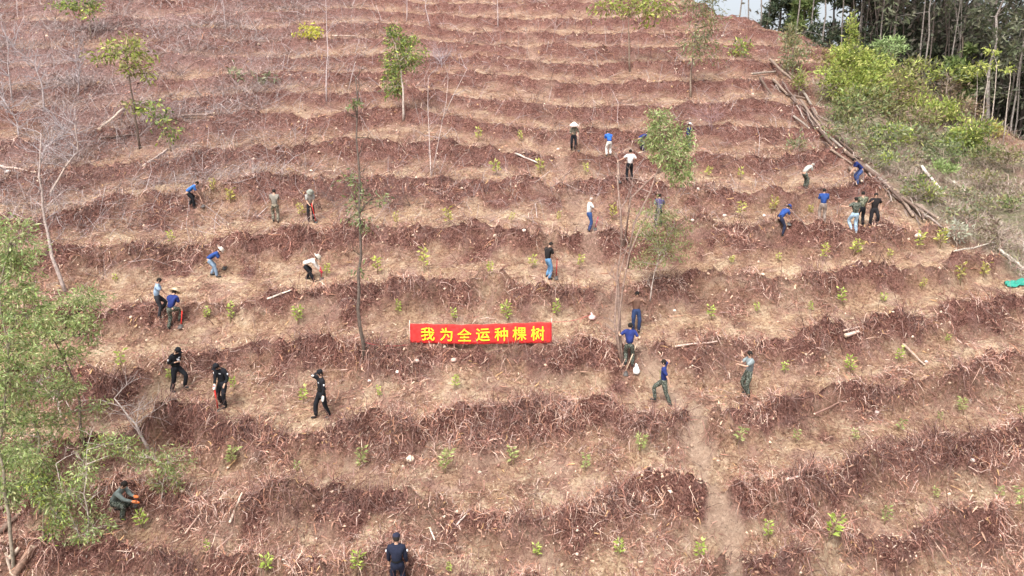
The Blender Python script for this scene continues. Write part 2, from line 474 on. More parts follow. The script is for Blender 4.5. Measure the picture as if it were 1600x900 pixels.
# ------------------------------------------------------------------ hillside (one sheet to the horizon)
ys = np.concatenate([np.linspace(-300, -20, 8), np.linspace(-10, 10, 12), np.geomspace(11, 112, 470), np.geomspace(118, 1200, 26)])
ss = np.concatenate([-np.geomspace(30, 1.25, 26), np.linspace(-1.12, 1.12, 490), np.geomspace(1.25, 30, 26)])
YY, SS = np.meshgrid(ys, ss, indexing='ij')
XX = SS * .80 * np.maximum(np.abs(YY), 11)
XX = np.clip(XX, -1500, 1500)
Z, f_, bank_, lip_, path_, scrub_, beyond_ = height(XX, YY, True)
nr, nc = YY.shape
idx = np.arange(nr * nc).reshape(nr, nc)
F = np.stack([idx[:-1, :-1], idx[:-1, 1:], idx[1:, 1:], idx[1:, :-1]], -1).reshape(-1, 4)
V = np.stack([XX, YY, Z], -1).reshape(-1, 3)
pat = fbm(XX * .35, YY * .45, 92, 3)
far_ = sst(28, 42, YY)
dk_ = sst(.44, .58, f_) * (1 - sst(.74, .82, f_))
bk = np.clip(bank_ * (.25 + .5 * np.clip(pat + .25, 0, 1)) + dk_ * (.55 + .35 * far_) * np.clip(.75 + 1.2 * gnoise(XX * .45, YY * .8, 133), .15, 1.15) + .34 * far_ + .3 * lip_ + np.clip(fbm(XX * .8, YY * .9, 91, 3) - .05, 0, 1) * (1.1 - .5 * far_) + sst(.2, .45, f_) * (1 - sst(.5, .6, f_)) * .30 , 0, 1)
bk = np.maximum(bk, .55 * scrub_ * sst(-9, -4, beyond_) * sst(20, 25, XX))
scrub_ = scrub_ * (1 - .75 * sst(-9, -4, beyond_) * sst(20, 25, XX) * (gnoise(XX * .4, YY * .4, 97) > -.35))
dg_ = dug(XX, YY)
bk = bk * (1 - .75 * dg_)
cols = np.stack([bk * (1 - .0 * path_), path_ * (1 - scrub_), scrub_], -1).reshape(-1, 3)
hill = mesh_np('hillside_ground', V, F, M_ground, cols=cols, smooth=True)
z2 = hill.data.color_attributes.new('zone2', 'FLOAT_COLOR', 'POINT')
grey = sst(-8, -26, XX) * sst(26, 42, YY) * (.5 + .8 * gnoise(XX * .25, YY * .25, 95)) + .10 * sst(30, 60, YY) * (.5 + gnoise(XX * .2, YY * .3, 96))
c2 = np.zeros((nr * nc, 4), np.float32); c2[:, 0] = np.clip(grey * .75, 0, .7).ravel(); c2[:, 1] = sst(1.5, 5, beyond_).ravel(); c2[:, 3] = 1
z2.data.foreach_set('color', c2.ravel())
tag(hill, kind='structure')

# ------------------------------------------------------------------ loose debris: dead fern, twigs, litter
def scatter(n, dens, ymin=11.5, ymax=84, pw=1.6):
    """points over the slope, denser close to the drone as seen; dens() gives acceptance"""
    out = []
    got = 0
    while got < n:
        k = n * 3
        q = rng.random(k)
        y = (ymin ** (1 - pw) + q * (ymax ** (1 - pw) - ymin ** (1 - pw))) ** (1 / (1 - pw))
        x = (rng.random(k) * 2 - 1) * .86 * np.maximum(y, 12)
        z, f, bank, lip, path, scrub, beyond = height(x, y, True)
        a = dens(x, y, f, bank, lip, path, scrub, beyond)
        a = a * (1 - .8 * dug(x, y))
        m = rng.random(k) < a
        out.append(np.stack([x[m], y[m], z[m], lip[m], bank[m]], -1)); got += int(m.sum())
    return np.concatenate(out)[:n]
def ribbons(P, yaw, pitch, L, Wd, curl, C):
    """curved two-segment strips; P (n,3)"""
    n = len(P)
    d = np.stack([np.cos(yaw) * np.cos(pitch), np.sin(yaw) * np.cos(pitch), np.sin(pitch)], -1)
    s = unit(np.cross(d, np.array([0, 0, 1.0])) + rng.normal(size=(n, 3)) * .5)
    mid = P + d * (L * .5)[:, None] + np.array([0, 0, 1.0]) * (curl * L * .5)[:, None] + rng.normal(size=(n, 3)) * (L * .07)[:, None]
    end = P + d * L[:, None] - np.array([0, 0, 1.0]) * (curl * L * .35)[:, None] + rng.normal(size=(n, 3)) * (L * .12)[:, None]
    w = Wd[:, None]
    V = np.stack([P - s * w * .5, P + s * w * .5, mid - s * w * .45, mid + s * w * .45, end - s * w * .15, end + s * w * .15], 1).reshape(-1, 3)
    b = (np.arange(n) * 6)[:, None]
    F = np.concatenate([b + np.array([0, 1, 3, 2]), b + np.array([2, 3, 5, 4])])
    return V, F, np.repeat(C, 6, axis=0)
RED = [(.32, .15, .115), (.22, .10, .078), (.40, .215, .165), (.13, .058, .045), (.52, .33, .26), (.08, .037, .03), (.36, .19, .15), (.50, .36, .31), (.66, .49, .39), (.42, .21, .13)]
STRAW = [(.55, .40, .28), (.46, .31, .22), (.62, .48, .36), (.36, .22, .16)]
GREYS = [(.31, .26, .25), (.24, .19, .18), (.40, .34, .33), (.17, .12, .11)]
def debris(name, n, dens, pal, Lr, Wr, upr, label, curl=(.05, .3), pw=1.6, ymax=84, ang=None):
    p = scatter(n, dens, ymax=ymax, pw=pw)
    far = 1 + np.clip(p[:, 1] - 16, 0, 70) / 30
    L = (Lr[0] + rng.random(n) ** 2 * (Lr[1] - Lr[0])) * far ** .8
    Wd = (Wr[0] + rng.random(n) * (Wr[1] - Wr[0])) * far
    yaw = rng.random(n) * 2 * PI if ang is None else -PI / 2 + rng.normal(size=n) * ang
    pit = np.arctan((.18 + .55 * p[:, 4]) * np.sin(yaw)) + upr + rng.normal(size=n) * .16
    cu = curl[0] + rng.random(n) * (curl[1] - curl[0])
    P = p[:, :3] - np.array([0, 0, .015]); P[:, 2] += rng.random(n) * .05 * (1 + p[:, 3])
    V, F, C = ribbons(P, yaw, pit, L, Wd, cu, pick_cols(n, pal, .18))
    o = mesh_np(name, V, F, M_debris, cols=C)
    tag(o, label, None, kind='stuff')
    return o
PK = lambda x, y, k, t: gnoise(x * .5, y * .5, k) > t
debris('dead_fern_litter', 150000, lambda x, y, f, b, l, pa, s, be: np.clip(.10 + .6 * b * np.clip(fbm(x * .35, y * .45, 92, 3) + .55, 0, 1) + .9 * l + .5 * np.clip(fbm(x * .8, y * .9, 91, 3), 0, 1), 0, 1) * (1 - pa) * (1 - s) * (be < 0) * (.12 + .88 * PK(x, y, 101, -.02)) * (.45 + .55 * PK(x * 3, y * 3, 102, -.1)) * (1 - .35 * sst(25, 42, y)),
       RED, (.08, .48), (.006, .017), (.06), 'reddish brown dead fern and roots piled along the terrace banks', pw=1.9)
debris('dark_root_litter', 60000, lambda x, y, f, b, l, pa, s, be: np.clip(.5 * b + 1.0 * l - .1, 0, 1) * (1 - pa) * (1 - s) * (be < 0) * (.08 + .92 * PK(x * 1.6, y * 1.6, 111, .1)) * (1 - .4 * sst(25, 45, y)),
       [(.10, .045, .038), (.15, .07, .055), (.07, .035, .03), (.20, .10, .08), (.24, .15, .13)], (.15, .8), (.006, .017), .10, 'dark twisted roots and stems on the lips of the banks', curl=(.1, .5), pw=1.7)
debris('scattered_brush', 42000, lambda x, y, f, b, l, pa, s, be: np.clip(.8 - .5 * b, 0, 1) * (1 - pa) * (1 - s) * (be < 0) * (.05 + .95 * (fbm(x * .8, y * .9, 91, 3) > -.05)),
       [(.20, .10, .075), (.13, .06, .045), (.32, .18, .13), (.40, .26, .20), (.26, .13, .09)], (.08, .45), (.007, .018), .06, 'brown cut brush strewn in patches over the benches', curl=(0, .25), pw=1.5)
debris('straw_litter', 62000, lambda x, y, f, b, l, pa, s, be: np.clip(.85 - .7 * b, .05, 1) * (1 - .8 * pa) * (1 - s) * (be < 0) * (.08 + .92 * PK(x * 1.3, y * 1.3, 103, -.0)),
       STRAW + RED[:3] + [(.72, .58, .42)], (.04, .20), (.006, .017), .02, 'pale dry straw and chips scattered over the terrace benches', curl=(0, .2), pw=1.9)
debris('flattened_fronds', 12000, lambda x, y, f, b, l, pa, s, be: np.clip(.25 + .7 * b + .5 * l, 0, 1) * (1 - pa) * (1 - s) * (be < 0) * (.1 + .9 * PK(x, y, 121, .05)),
       [(.42, .23, .16), (.32, .16, .11), (.50, .31, .22), (.24, .12, .09), (.46, .28, .14)], (.08, .26), (.018, .042), .02, 'flattened brown fern fronds on the slope', curl=(0, .12), pw=1.8)
def clods(n):
    p = scatter(n, lambda x, y, f, b, l, pa, s, be: np.clip(.25 + .6 * b, 0, 1) * (1 - .7 * pa) * (1 - s) * (be < 0) * (.25 + .75 * (gnoise(x * .6, y * .6, 131) > 0)), pw=1.9)
    r = (.015 + .05 * rng.random(n) ** 3) * (1 + np.clip(p[:, 1] - 16, 0, 60) / 40)
    o8 = np.array([[1, 0, 0], [0, 1, 0], [-1, 0, 0], [0, -1, 0], [0, 0, .8], [0, 0, -.8]], float)
    V = p[:, None, :3] + (o8[None] + rng.normal(size=(n, 6, 3)) * .25) * r[:, None, None]
    b = (np.arange(n) * 6)[:, None, None]
    F = (b + np.array([[0, 1, 4], [1, 2, 4], [2, 3, 4], [3, 0, 4], [1, 0, 5], [2, 1, 5], [3, 2, 5], [0, 3, 5]])[None]).reshape(-1, 3)
    C = np.repeat(pick_cols(n, [(.46, .28, .20), (.58, .40, .29), (.30, .16, .12), (.68, .52, .40), (.40, .22, .17)], .15), 6, axis=0)
    tag(mesh_np('soil_clods', V.reshape(-1, 3), F, M_stone, cols=C), 'loose soil clods and chips of stone over the slope', kind='stuff')
clods(10000)
debris('grey_brushwood', 30000, lambda x, y, f, b, l, pa, s, be: (np.clip(sst(-7, -22, x) * sst(24, 36, y) * (gnoise(x * .22, y * .22, 105) + .35), 0, 1) + .07 * (y > 30)) * (1 - pa) * (1 - s) * (be < 0),
       GREYS, (.35, 1.5), (.005, .013), .35, 'grey leafless brushwood lying over the upper left slope', pw=1.2)
debris('gully_dry_grass', 40000, lambda x, y, f, b, l, pa, s, be: sst(.6, 1, s) * (be < 1) * (.15 + .85 * PK(x * .7, y * .7, 107, 0)),
       [(.36, .30, .24), (.28, .23, .17), (.24, .21, .13), (.46, .40, .34), (.24, .14, .12), (.26, .26, .13), (.36, .24, .21), (.42, .33, .30)], (.08, .38), (.006, .016), .6, 'dry grey green grass and fern filling the gully', pw=1.3)

# ------------------------------------------------------------------ trees and shrubs
GREEN = [(.16, .22, .075), (.22, .28, .10), (.11, .16, .055), (.28, .32, .14)]
GREYG = [(.22, .26, .14), (.28, .31, .18), (.15, .19, .09), (.33, .34, .20)]
LG = [(.28, .37, .15), (.38, .45, .20), (.20, .29, .10), (.44, .47, .25), (.32, .42, .14), (.40, .40, .19)]
YELG = [(.42, .48, .11), (.32, .40, .08), (.52, .54, .16), (.22, .29, .07)]
OLIVE = [(.24, .25, .09), (.30, .29, .13), (.18, .19, .07), (.33, .27, .14)]
BARKC = (.20, .15, .115); PALE = (.46, .39, .34); DARKB = (.10, .07, .055)

def crown_leaves(mb, C, Rr, n, pal, L, Wd, droop=.4, subs=None):
    """n leaves gathered in sprays inside an ellipsoid of centre C, radii Rr"""
    subs = subs or max(4, n // 26)
    q = unit(rng.normal(size=(subs, 3))) * (rng.random((subs, 1)) ** .45)
    ctr = np.array(C) + q * np.array(Rr)
    k = rng.integers(0, subs, n)
    sg = np.array(Rr) * .62 / max(1.6, subs ** .36)
    P = ctr[k] + rng.normal(size=(n, 3)) * sg
    D = unit(unit(P - np.array(C)) * .5 + rng.normal(size=(n, 3)) * .6 + np.array([0, 0, -droop]))
    spray = np.clip(1 + rng.normal(size=(subs, 1)) * .16, .6, 1.5)
    cc = pick_cols(n, pal, .14) * spray[k]
    mb.quads(leaf_quads(P, D, L * (.6 + .8 * rng.random(n)), Wd * (.7 + .6 * rng.random(n))), cc)
    return ctr

def limb(mb, a, b, r0, r1, c, sides=4, sag=.1):
    a = Vector(a); b = Vector(b); m = (a + b) / 2; L = (b - a).length
    m += Vector((random.uniform(-1, 1), random.uniform(-1, 1), random.uniform(-.3, 1))) * L * sag
    mb.tube([a, m, b], [r0, (r0 + r1) / 2, r1], sides, c, cap=False)
    return m

def bare_twigs(mb, a, d, L, r, c, depth, spread=.6):
    if depth == 0 or L < .08: return
    d = Vector(d).normalized()
    e = Vector(a) + d * L + Vector((random.uniform(-1, 1), random.uniform(-1, 1), random.uniform(-1, 1))) * L * .12
    m = limb(mb, a, e, r, r * .6, c, 3 if depth < 3 else 4, .08)
    for k in range(3 if depth > 1 else 2):
        s = e if k < 2 else m
        nd = d + Vector((random.gauss(0, 1), random.gauss(0, 1), random.gauss(.25, .8))) * spread
        bare_twigs(mb, s, nd, L * random.uniform(.55, .8), r * .55, c, depth - 1, spread)

GROW = 1.0
def plant(name, label, cat, base, trunk=(), clumps=(), pal=GREEN, leaf=(.16, .045), tr=.06, bark=BARKC, droop=.4,
          group=None, bare=0, dens=1.0, depth=None, twc=None, baresz=1.0, extra=()):
    """base and trunk are sight lines (u,v); clumps (u,v,ru,rv); everything stands at the base's distance"""
    if depth is None:
        P0, dep = hit1(*base)
    else:
        dep = depth; q = W(base[0], base[1], dep); P0 = Vector((q.x, q.y, gz(q.x, q.y)))
    P0.z -= .05
    root = empty(name, P0, label=label, cat=cat, group=group)
    inv = np.array(P0)
    tb = MB(); px = dep / FPX
    line = [P0.copy()]; off = 0.0
    for (u, v) in trunk:
        off += random.uniform(-.25, .25)
        q = W(u, v, dep); q.y += off; line.append(q)
    if len(line) > 1:
        fine = []
        for a, b in zip(line[:-1], line[1:]):
            for k in range(3):
                t = k / 3; j = (b - a).length * .02
                fine.append(a.lerp(b, t) + (Vector((random.uniform(-j, j), random.uniform(-j, j), 0)) if fine else Vector()))
        fine.append(line[-1])
        n = len(fine)
        tb.tube(fine, [tr * (1 - .72 * i / (n - 1)) for i in range(n)], 7, bark)
    else:
        fine = [P0.copy()]
    for ex in extra:        # further stems, each a polyline of sight lines
        pts = [W(u, v, dep) for u, v in ex]; 
        if len(ex) and abs(ex[0][0] - base[0]) < 3 and abs(ex[0][1] - base[1]) < 3: pts[0] = P0.copy()
        yo = random.uniform(-.4, .4)
        for i in range(1, len(pts)): pts[i].y += yo * i / len(pts)
        tb.tube(pts, [tr * .7 * (1 - .7 * i / (len(pts) - 1)) for i in range(len(pts))], 6, bark)
        fine += pts[1:]
    lb = MB()
    for (u, v, ru, rv) in clumps:
        C = W(u, v, dep); rx = ru * px * GROW; rz = rv * px * GROW; ry = min(rx, rz * 1.4) * .9
        C.y += random.uniform(-.3, .3) * ry
        area = (ru * rv * 3.14) / ((leaf[0] / px) * (leaf[1] / px) * .5)
        n = int(min(7000, max(40, area * 2.1 * dens)))
        ctr = crown_leaves(lb, C, (rx, ry, rz), n, pal, leaf[0], leaf[1], droop)
        below = [p for p in fine if p.z < C.z] or fine
        st = min(below, key=lambda p: (p - C).length)
        m = limb(tb, st, C, tr * .45, tr * .2, bark, 5, .08)
        for c in ctr[:14]:
            limb(tb, m.lerp(C, random.uniform(0, 1)), c, tr * .16 + .004, .004, bark, 3, .12)
    if bare:
        for p in fine[len(fine) // 3:]:
            for k in range(bare):
                d = Vector((random.gauss(0, 1), random.gauss(0, .8), random.uniform(.2, 1.3)))
                bare_twigs(tb, p, d, random.uniform(.35, .9) * baresz, tr * .22 + .004, twc or bark, 3)
    if tb.V: tb.build('trunk', M_bark, root, loc=None).matrix_parent_inverse = Matrix.Translation(-P0)
    if lb.V: lb.build('crown', M_leaf, root, smooth=False).matrix_parent_inverse = Matrix.Translation(-P0)
    return root

# --- left foreground: thin regrowth trees
plant('eucalyptus_tree', 'tallest leafy grey green tree, its bushy crown at the left edge', 'tree', (22, 905),
      [(20, 800), (12, 690), (22, 560), (18, 440)],
      [(22, 372, 44, 32), (30, 415, 40, 26), (18, 455, 48, 24), (45, 490, 46, 30), (22, 535, 50, 34), (18, 590, 40, 36), (10, 650, 30, 34), (20, 710, 36, 30), (8, 770, 26, 30)],
      pal=LG, leaf=(.12, .032), tr=.045, bark=(.26, .22, .17), dens=1.0)
plant('eucalyptus_tree', 'slender tree with a crooked dark stem and open crown beside the tallest leafy tree', 'tree', (134, 700),
      [(128, 665), (120, 625), (106, 570), (92, 535)],
      [(112, 485, 48, 28), (80, 520, 36, 30), (138, 520, 22, 24), (100, 555, 34, 16), (135, 470, 28, 18), (70, 575, 34, 18), (105, 600, 26, 16)],
      pal=LG, leaf=(.14, .033), tr=.05, bark=DARKB, dens=.85)
plant('eucalyptus_tree', 'thin sparse sapling tree with a straight grey stem among the lower left shrubs', 'tree', (62, 800),
      [(56, 740), (50, 690), (38, 640), (30, 600)],
      [(40, 620, 42, 26), (60, 660, 50, 22), (30, 700, 36, 26), (90, 610, 30, 18), (110, 660, 30, 22), (70, 720, 30, 20), (150, 640, 20, 14)],
      pal=LG + OLIVE, leaf=(.13, .032), tr=.04, bark=(.22, .2, .14), dens=.65, bare=1, baresz=.5, twc=(.42, .38, .34))
plant('young_tree', 'leafy shrub with two pale stems in front of the crouching man', 'tree', (135, 868),
      [(132, 820), (134, 770), (140, 700)], [(105, 770, 42, 34), (128, 735, 26, 30), (165, 695, 36, 20), (85, 800, 26, 30), (150, 825, 26, 20), (130, 835, 20, 18), (205, 700, 22, 14)],
      pal=LG + LG + GREEN[:2] + YELG[:1], leaf=(.12, .028), tr=.028, bark=PALE, dens=.5, bare=1, baresz=.5, extra=[[(135, 868), (118, 830), (96, 790), (80, 730)]])
plant('young_tree', 'pale yellow green shrub right of the crouching man', 'tree', (250, 790),
      [(252, 760), (258, 730)], [(262, 722, 32, 26), (248, 752, 16, 14), (275, 748, 18, 16), (215, 715, 24, 16)],
      pal=OLIVE + LG, leaf=(.10, .03), tr=.022, bark=PALE, dens=.55, bare=1, baresz=.5)
plant('young_tree', 'small bright green shrub under the open crown at the lower left', 'tree', (68, 850),
      [(72, 810), (78, 770)], [(80, 770, 22, 24), (92, 815, 22, 24), (60, 745, 18, 12)], pal=GREEN + YELG[:2], leaf=(.12, .03), tr=.03, dens=.6)
plant('young_tree', 'grey green feathery bush at the left edge below the tall tree', 'tree', (18, 790), [(20, 760)],
      [(30, 750, 44, 22), (10, 715, 30, 22), (62, 735, 26, 16)], pal=LG, leaf=(.13, .026), tr=.025, dens=.8, bare=1, baresz=.6)
plant('fallen_dead_branch', 'pale bare dead branch spreading beside the lower left trees', 'branch', (232, 700),
      [(215, 660), (185, 618)], [], tr=.05, bark=(.50, .42, .38), bare=2, baresz=.7, twc=(.46, .38, .35))
plant('fallen_dead_branch', 'pinkish pale bare branch arching left of the crooked stem', 'branch', (96, 655),
      [(90, 628), (75, 622), (62, 620)], [], tr=.04, bark=(.50, .40, .35), bare=1, baresz=.5, extra=[[(92, 630), (105, 622), (120, 640)]])
# --- left, dead and thin trees
plant('dead_tree', 'tall bare leaning grey stem near the left edge', 'tree', (104, 458), [(86, 400), (72, 345), (67, 275), (66, 210)], [],
      tr=.075, bark=(.36, .29, .26), bare=1, twc=(.38, .32, .31), baresz=.8)
plant('dead_tree', 'pale leaning bare tree with a spray of grey twigs at the upper left', 'tree', (76, 306), [(104, 262), (122, 235), (121, 195)], [],
      tr=.06, bark=(.46, .37, .32), bare=3, twc=(.40, .35, .35), baresz=1.3)
for i, (b, t1, lab) in enumerate([((68, 175), [(70, 140), (58, 100), (28, 75)], 'grey leafless thicket tree at the upper left edge'),
                   ((122, 150), [(125, 120), (120, 85)], 'small bare grey tree beside the green crowned tree at upper left'),
                   ((20, 160), [(18, 120), (12, 60)], 'leafless grey tree leaning at the top left corner'),
                   ((30, 215), [(24, 190), (10, 160)], 'low bare grey thicket by the left edge'),
                   ((60, 262), [(70, 230), (95, 205)], 'bare grey bush under the pale leaning tree')]):
    plant('dead_tree', lab, 'tree', b, t1, [], tr=.06, bark=(.36, .30, .29), bare=4, twc=(.40, .36, .37), baresz=1.3)
plant('young_tree', 'thin dark stemmed tree with a flat olive crown at the upper left', 'tree', (219, 232), [(212, 180), (203, 130), (198, 95)],
      [(195, 78, 42, 20), (218, 102, 26, 14), (160, 88, 28, 10), (232, 115, 10, 12), (205, 165, 18, 10)], pal=OLIVE + YELG[:2], leaf=(.26, .10), tr=.07, bark=DARKB, dens=.8)
plant('young_tree', 'small green leaning shrub right of the flat crowned tree', 'tree', (268, 236), [(262, 210), (252, 185)],
      [(250, 175, 18, 14), (262, 200, 14, 16)], pal=GREEN + YELG[:2], leaf=(.24, .09), tr=.04, dens=.8)
plant('young_tree', 'light green tree cut by the top edge at the upper left', 'tree', (142, 62), [(140, 20), (132, 5)], [(128, 10, 22, 13), (105, 6, 22, 10), (140, 18, 10, 10)],
      pal=GREEN + YELG[:2], leaf=(.34, .14), tr=.05, dens=.8)
plant('young_tree', 'bright leafy green tree with a pale stem at the top left of centre', 'tree', (630, 188), [(631, 150), (627, 110), (618, 70)],
      [(622, 62, 17, 18), (640, 85, 24, 24), (618, 98, 22, 20), (616, 132, 18, 22), (608, 50, 10, 8)], pal=GREEN[:2] + YELG[:2] + GREEN, leaf=(.24, .075), tr=.07, bark=PALE, dens=1.1)
plant('young_tree', 'tall thin tree with a dark stem and sparse leaves left of the banner', 'tree', (570, 560), [(561, 480), (563, 400), (562, 300), (556, 215), (552, 120)],
      [(560, 285, 20, 16), (556, 320, 16, 20), (585, 308, 16, 12), (566, 345, 22, 12), (552, 165, 12, 5), (562, 425, 12, 8)], pal=GREYG + GREEN[:2], leaf=(.17, .05), tr=.065, bark=(.11, .085, .07), dens=.45, bare=1, baresz=.45)
plant('dead_tree', 'whitish forked bare tree in the upper middle', 'tree', (674, 276), [(672, 230), (669, 180), (668, 120)], [], tr=.035, bark=(.48, .39, .36), twc=(.44, .37, .38), bare=1,
      baresz=.8, extra=[[(674, 276), (686, 215), (697, 160), (700, 120)], [(690, 190), (708, 150), (730, 108)]])
for b, t1, lab in [((510, 158), [(509, 80), (508, -10)], 'tall straight bare pole tree left of the bright green tree'),
                   ((352, 45), [(350, 15), (348, -15)], 'dark bare stem with a brushy foot at the top left'),
                   ((635, 34), [(636, 0), (637, -20)], 'short thin bare stem at the top edge above the bright green tree'),
                   ((778, 42), [(778, 10), (777, -20)], 'thin pale bare stem at the top edge near the middle'),
                   ((672, 40), [(664, 10), (668, -10)], 'thin grey bare sapling at the top edge, left of the middle stem')]:
    plant('dead_tree', lab, 'tree', b, t1, [], tr=.05, bark=(.42, .34, .33), bare=1, twc=(.40, .33, .35), baresz=.7)
plant('dead_bush', 'purple grey bare bush behind the bright green tree', 'bush', (690, 105), [(690, 92)], [], tr=.03, bark=(.42, .36, .38), bare=9, baresz=1.2)
plant('dead_bush', 'purple bare bush above the man in the pale cap', 'bush', (1112, 205), [(1112, 185)], [], tr=.03, bark=(.34, .22, .22), bare=9, baresz=1.2)
plant('dead_bush', 'large heap of bent dark bare stems behind the hatted worker', 'bush', (560, 330), [(556, 312)], [], tr=.03, bark=(.15, .10, .09), bare=10, baresz=1.1,
      extra=[[(560, 330), (600, 318), (640, 322)], [(560, 330), (520, 315), (500, 328)]])
plant('bush', 'small bright yellow bush on the upper slope', 'bush', (480, 62), [(481, 55)], [(478, 50, 20, 8), (490, 42, 10, 5)], pal=[(.62, .58, .10), (.5, .5, .1), (.4, .42, .1)], leaf=(.28, .14), tr=.02, dens=1.2)
plant('fern_clump', 'grey green fern clump on the upper left slope', 'fern', (408, 132), [(408, 125)], [(408, 119, 17, 9), (365, 122, 10, 14)], pal=GREYG, leaf=(.4, .10), tr=.02, dens=.8)
# --- top centre
plant('young_tree', 'yellow green tree group cut by the top edge, right of the middle', 'tree', (984, 112), [(983, 60), (982, 10)],
      [(950, 14, 24, 16), (985, 12, 28, 20), (1015, 16, 24, 18), (1034, 8, 16, 16)], pal=OLIVE + YELG, leaf=(.34, .13), tr=.07, bark=BARKC, dens=.75, extra=[[(1022, 40), (1026, 15), (1030, -5)]])
plant('young_tree', 'tall hazy olive tree on a thin stem left of the hill crest', 'tree', (1079, 152), [(1081, 110), (1086, 60), (1090, 10)],
      [(1095, 15, 32, 20), (1110, 38, 22, 24), (1085, 62, 22, 26), (1100, 85, 24, 22), (1090, 8, 30, 14)], pal=OLIVE + GREYG, leaf=(.28, .07), tr=.07, dens=.38, bare=1, baresz=.9, twc=(.3, .26, .24))
plant('bush', 'round yellow green bush on the upper right slope', 'bush', (1158, 90), [(1159, 80)], [(1159, 74, 20, 12)], pal=YELG + GREEN, leaf=(.3, .11), tr=.03, dens=1.0)
plant('young_tree', 'forked pale tree standing in the middle of the slope with green crowns', 'tree', (972, 572), [(968, 500), (968, 430), (972, 385)],
      [(1038, 205, 26, 28), (1048, 240, 34, 24), (1062, 264, 24, 24), (1030, 180, 14, 12), (1020, 225, 20, 16), (1075, 225, 10, 20)],
      pal=LG + GREEN[:2] + LG, leaf=(.15, .038), tr=.07, bark=(.27, .19, .155), dens=1.1, bare=1, baresz=.55, twc=(.30, .22, .19),
      extra=[[(972, 385), (970, 330), (966, 280), (968, 250)], [(980, 420), (990, 350), (1015, 300), (1035, 240)], [(975, 385), (985, 310), (1010, 285), (1028, 270)], [(970, 572), (960, 505), (964, 440), (980, 380)], [(973, 571), (964, 520), (972, 450), (982, 395), (1000, 350)]])
plant('young_tree', 'loose pale green shrub growing beside the forked tree', 'tree', (1016, 470), [(1018, 440), (1030, 400)],
      [(1040, 390, 40, 26), (1010, 360, 30, 20), (1055, 350, 28, 18), (1030, 325, 30, 16), (1005, 410, 20, 12)], pal=LG + OLIVE, leaf=(.12, .03), tr=.03, bark=PALE, dens=.5, bare=1, baresz=.7)

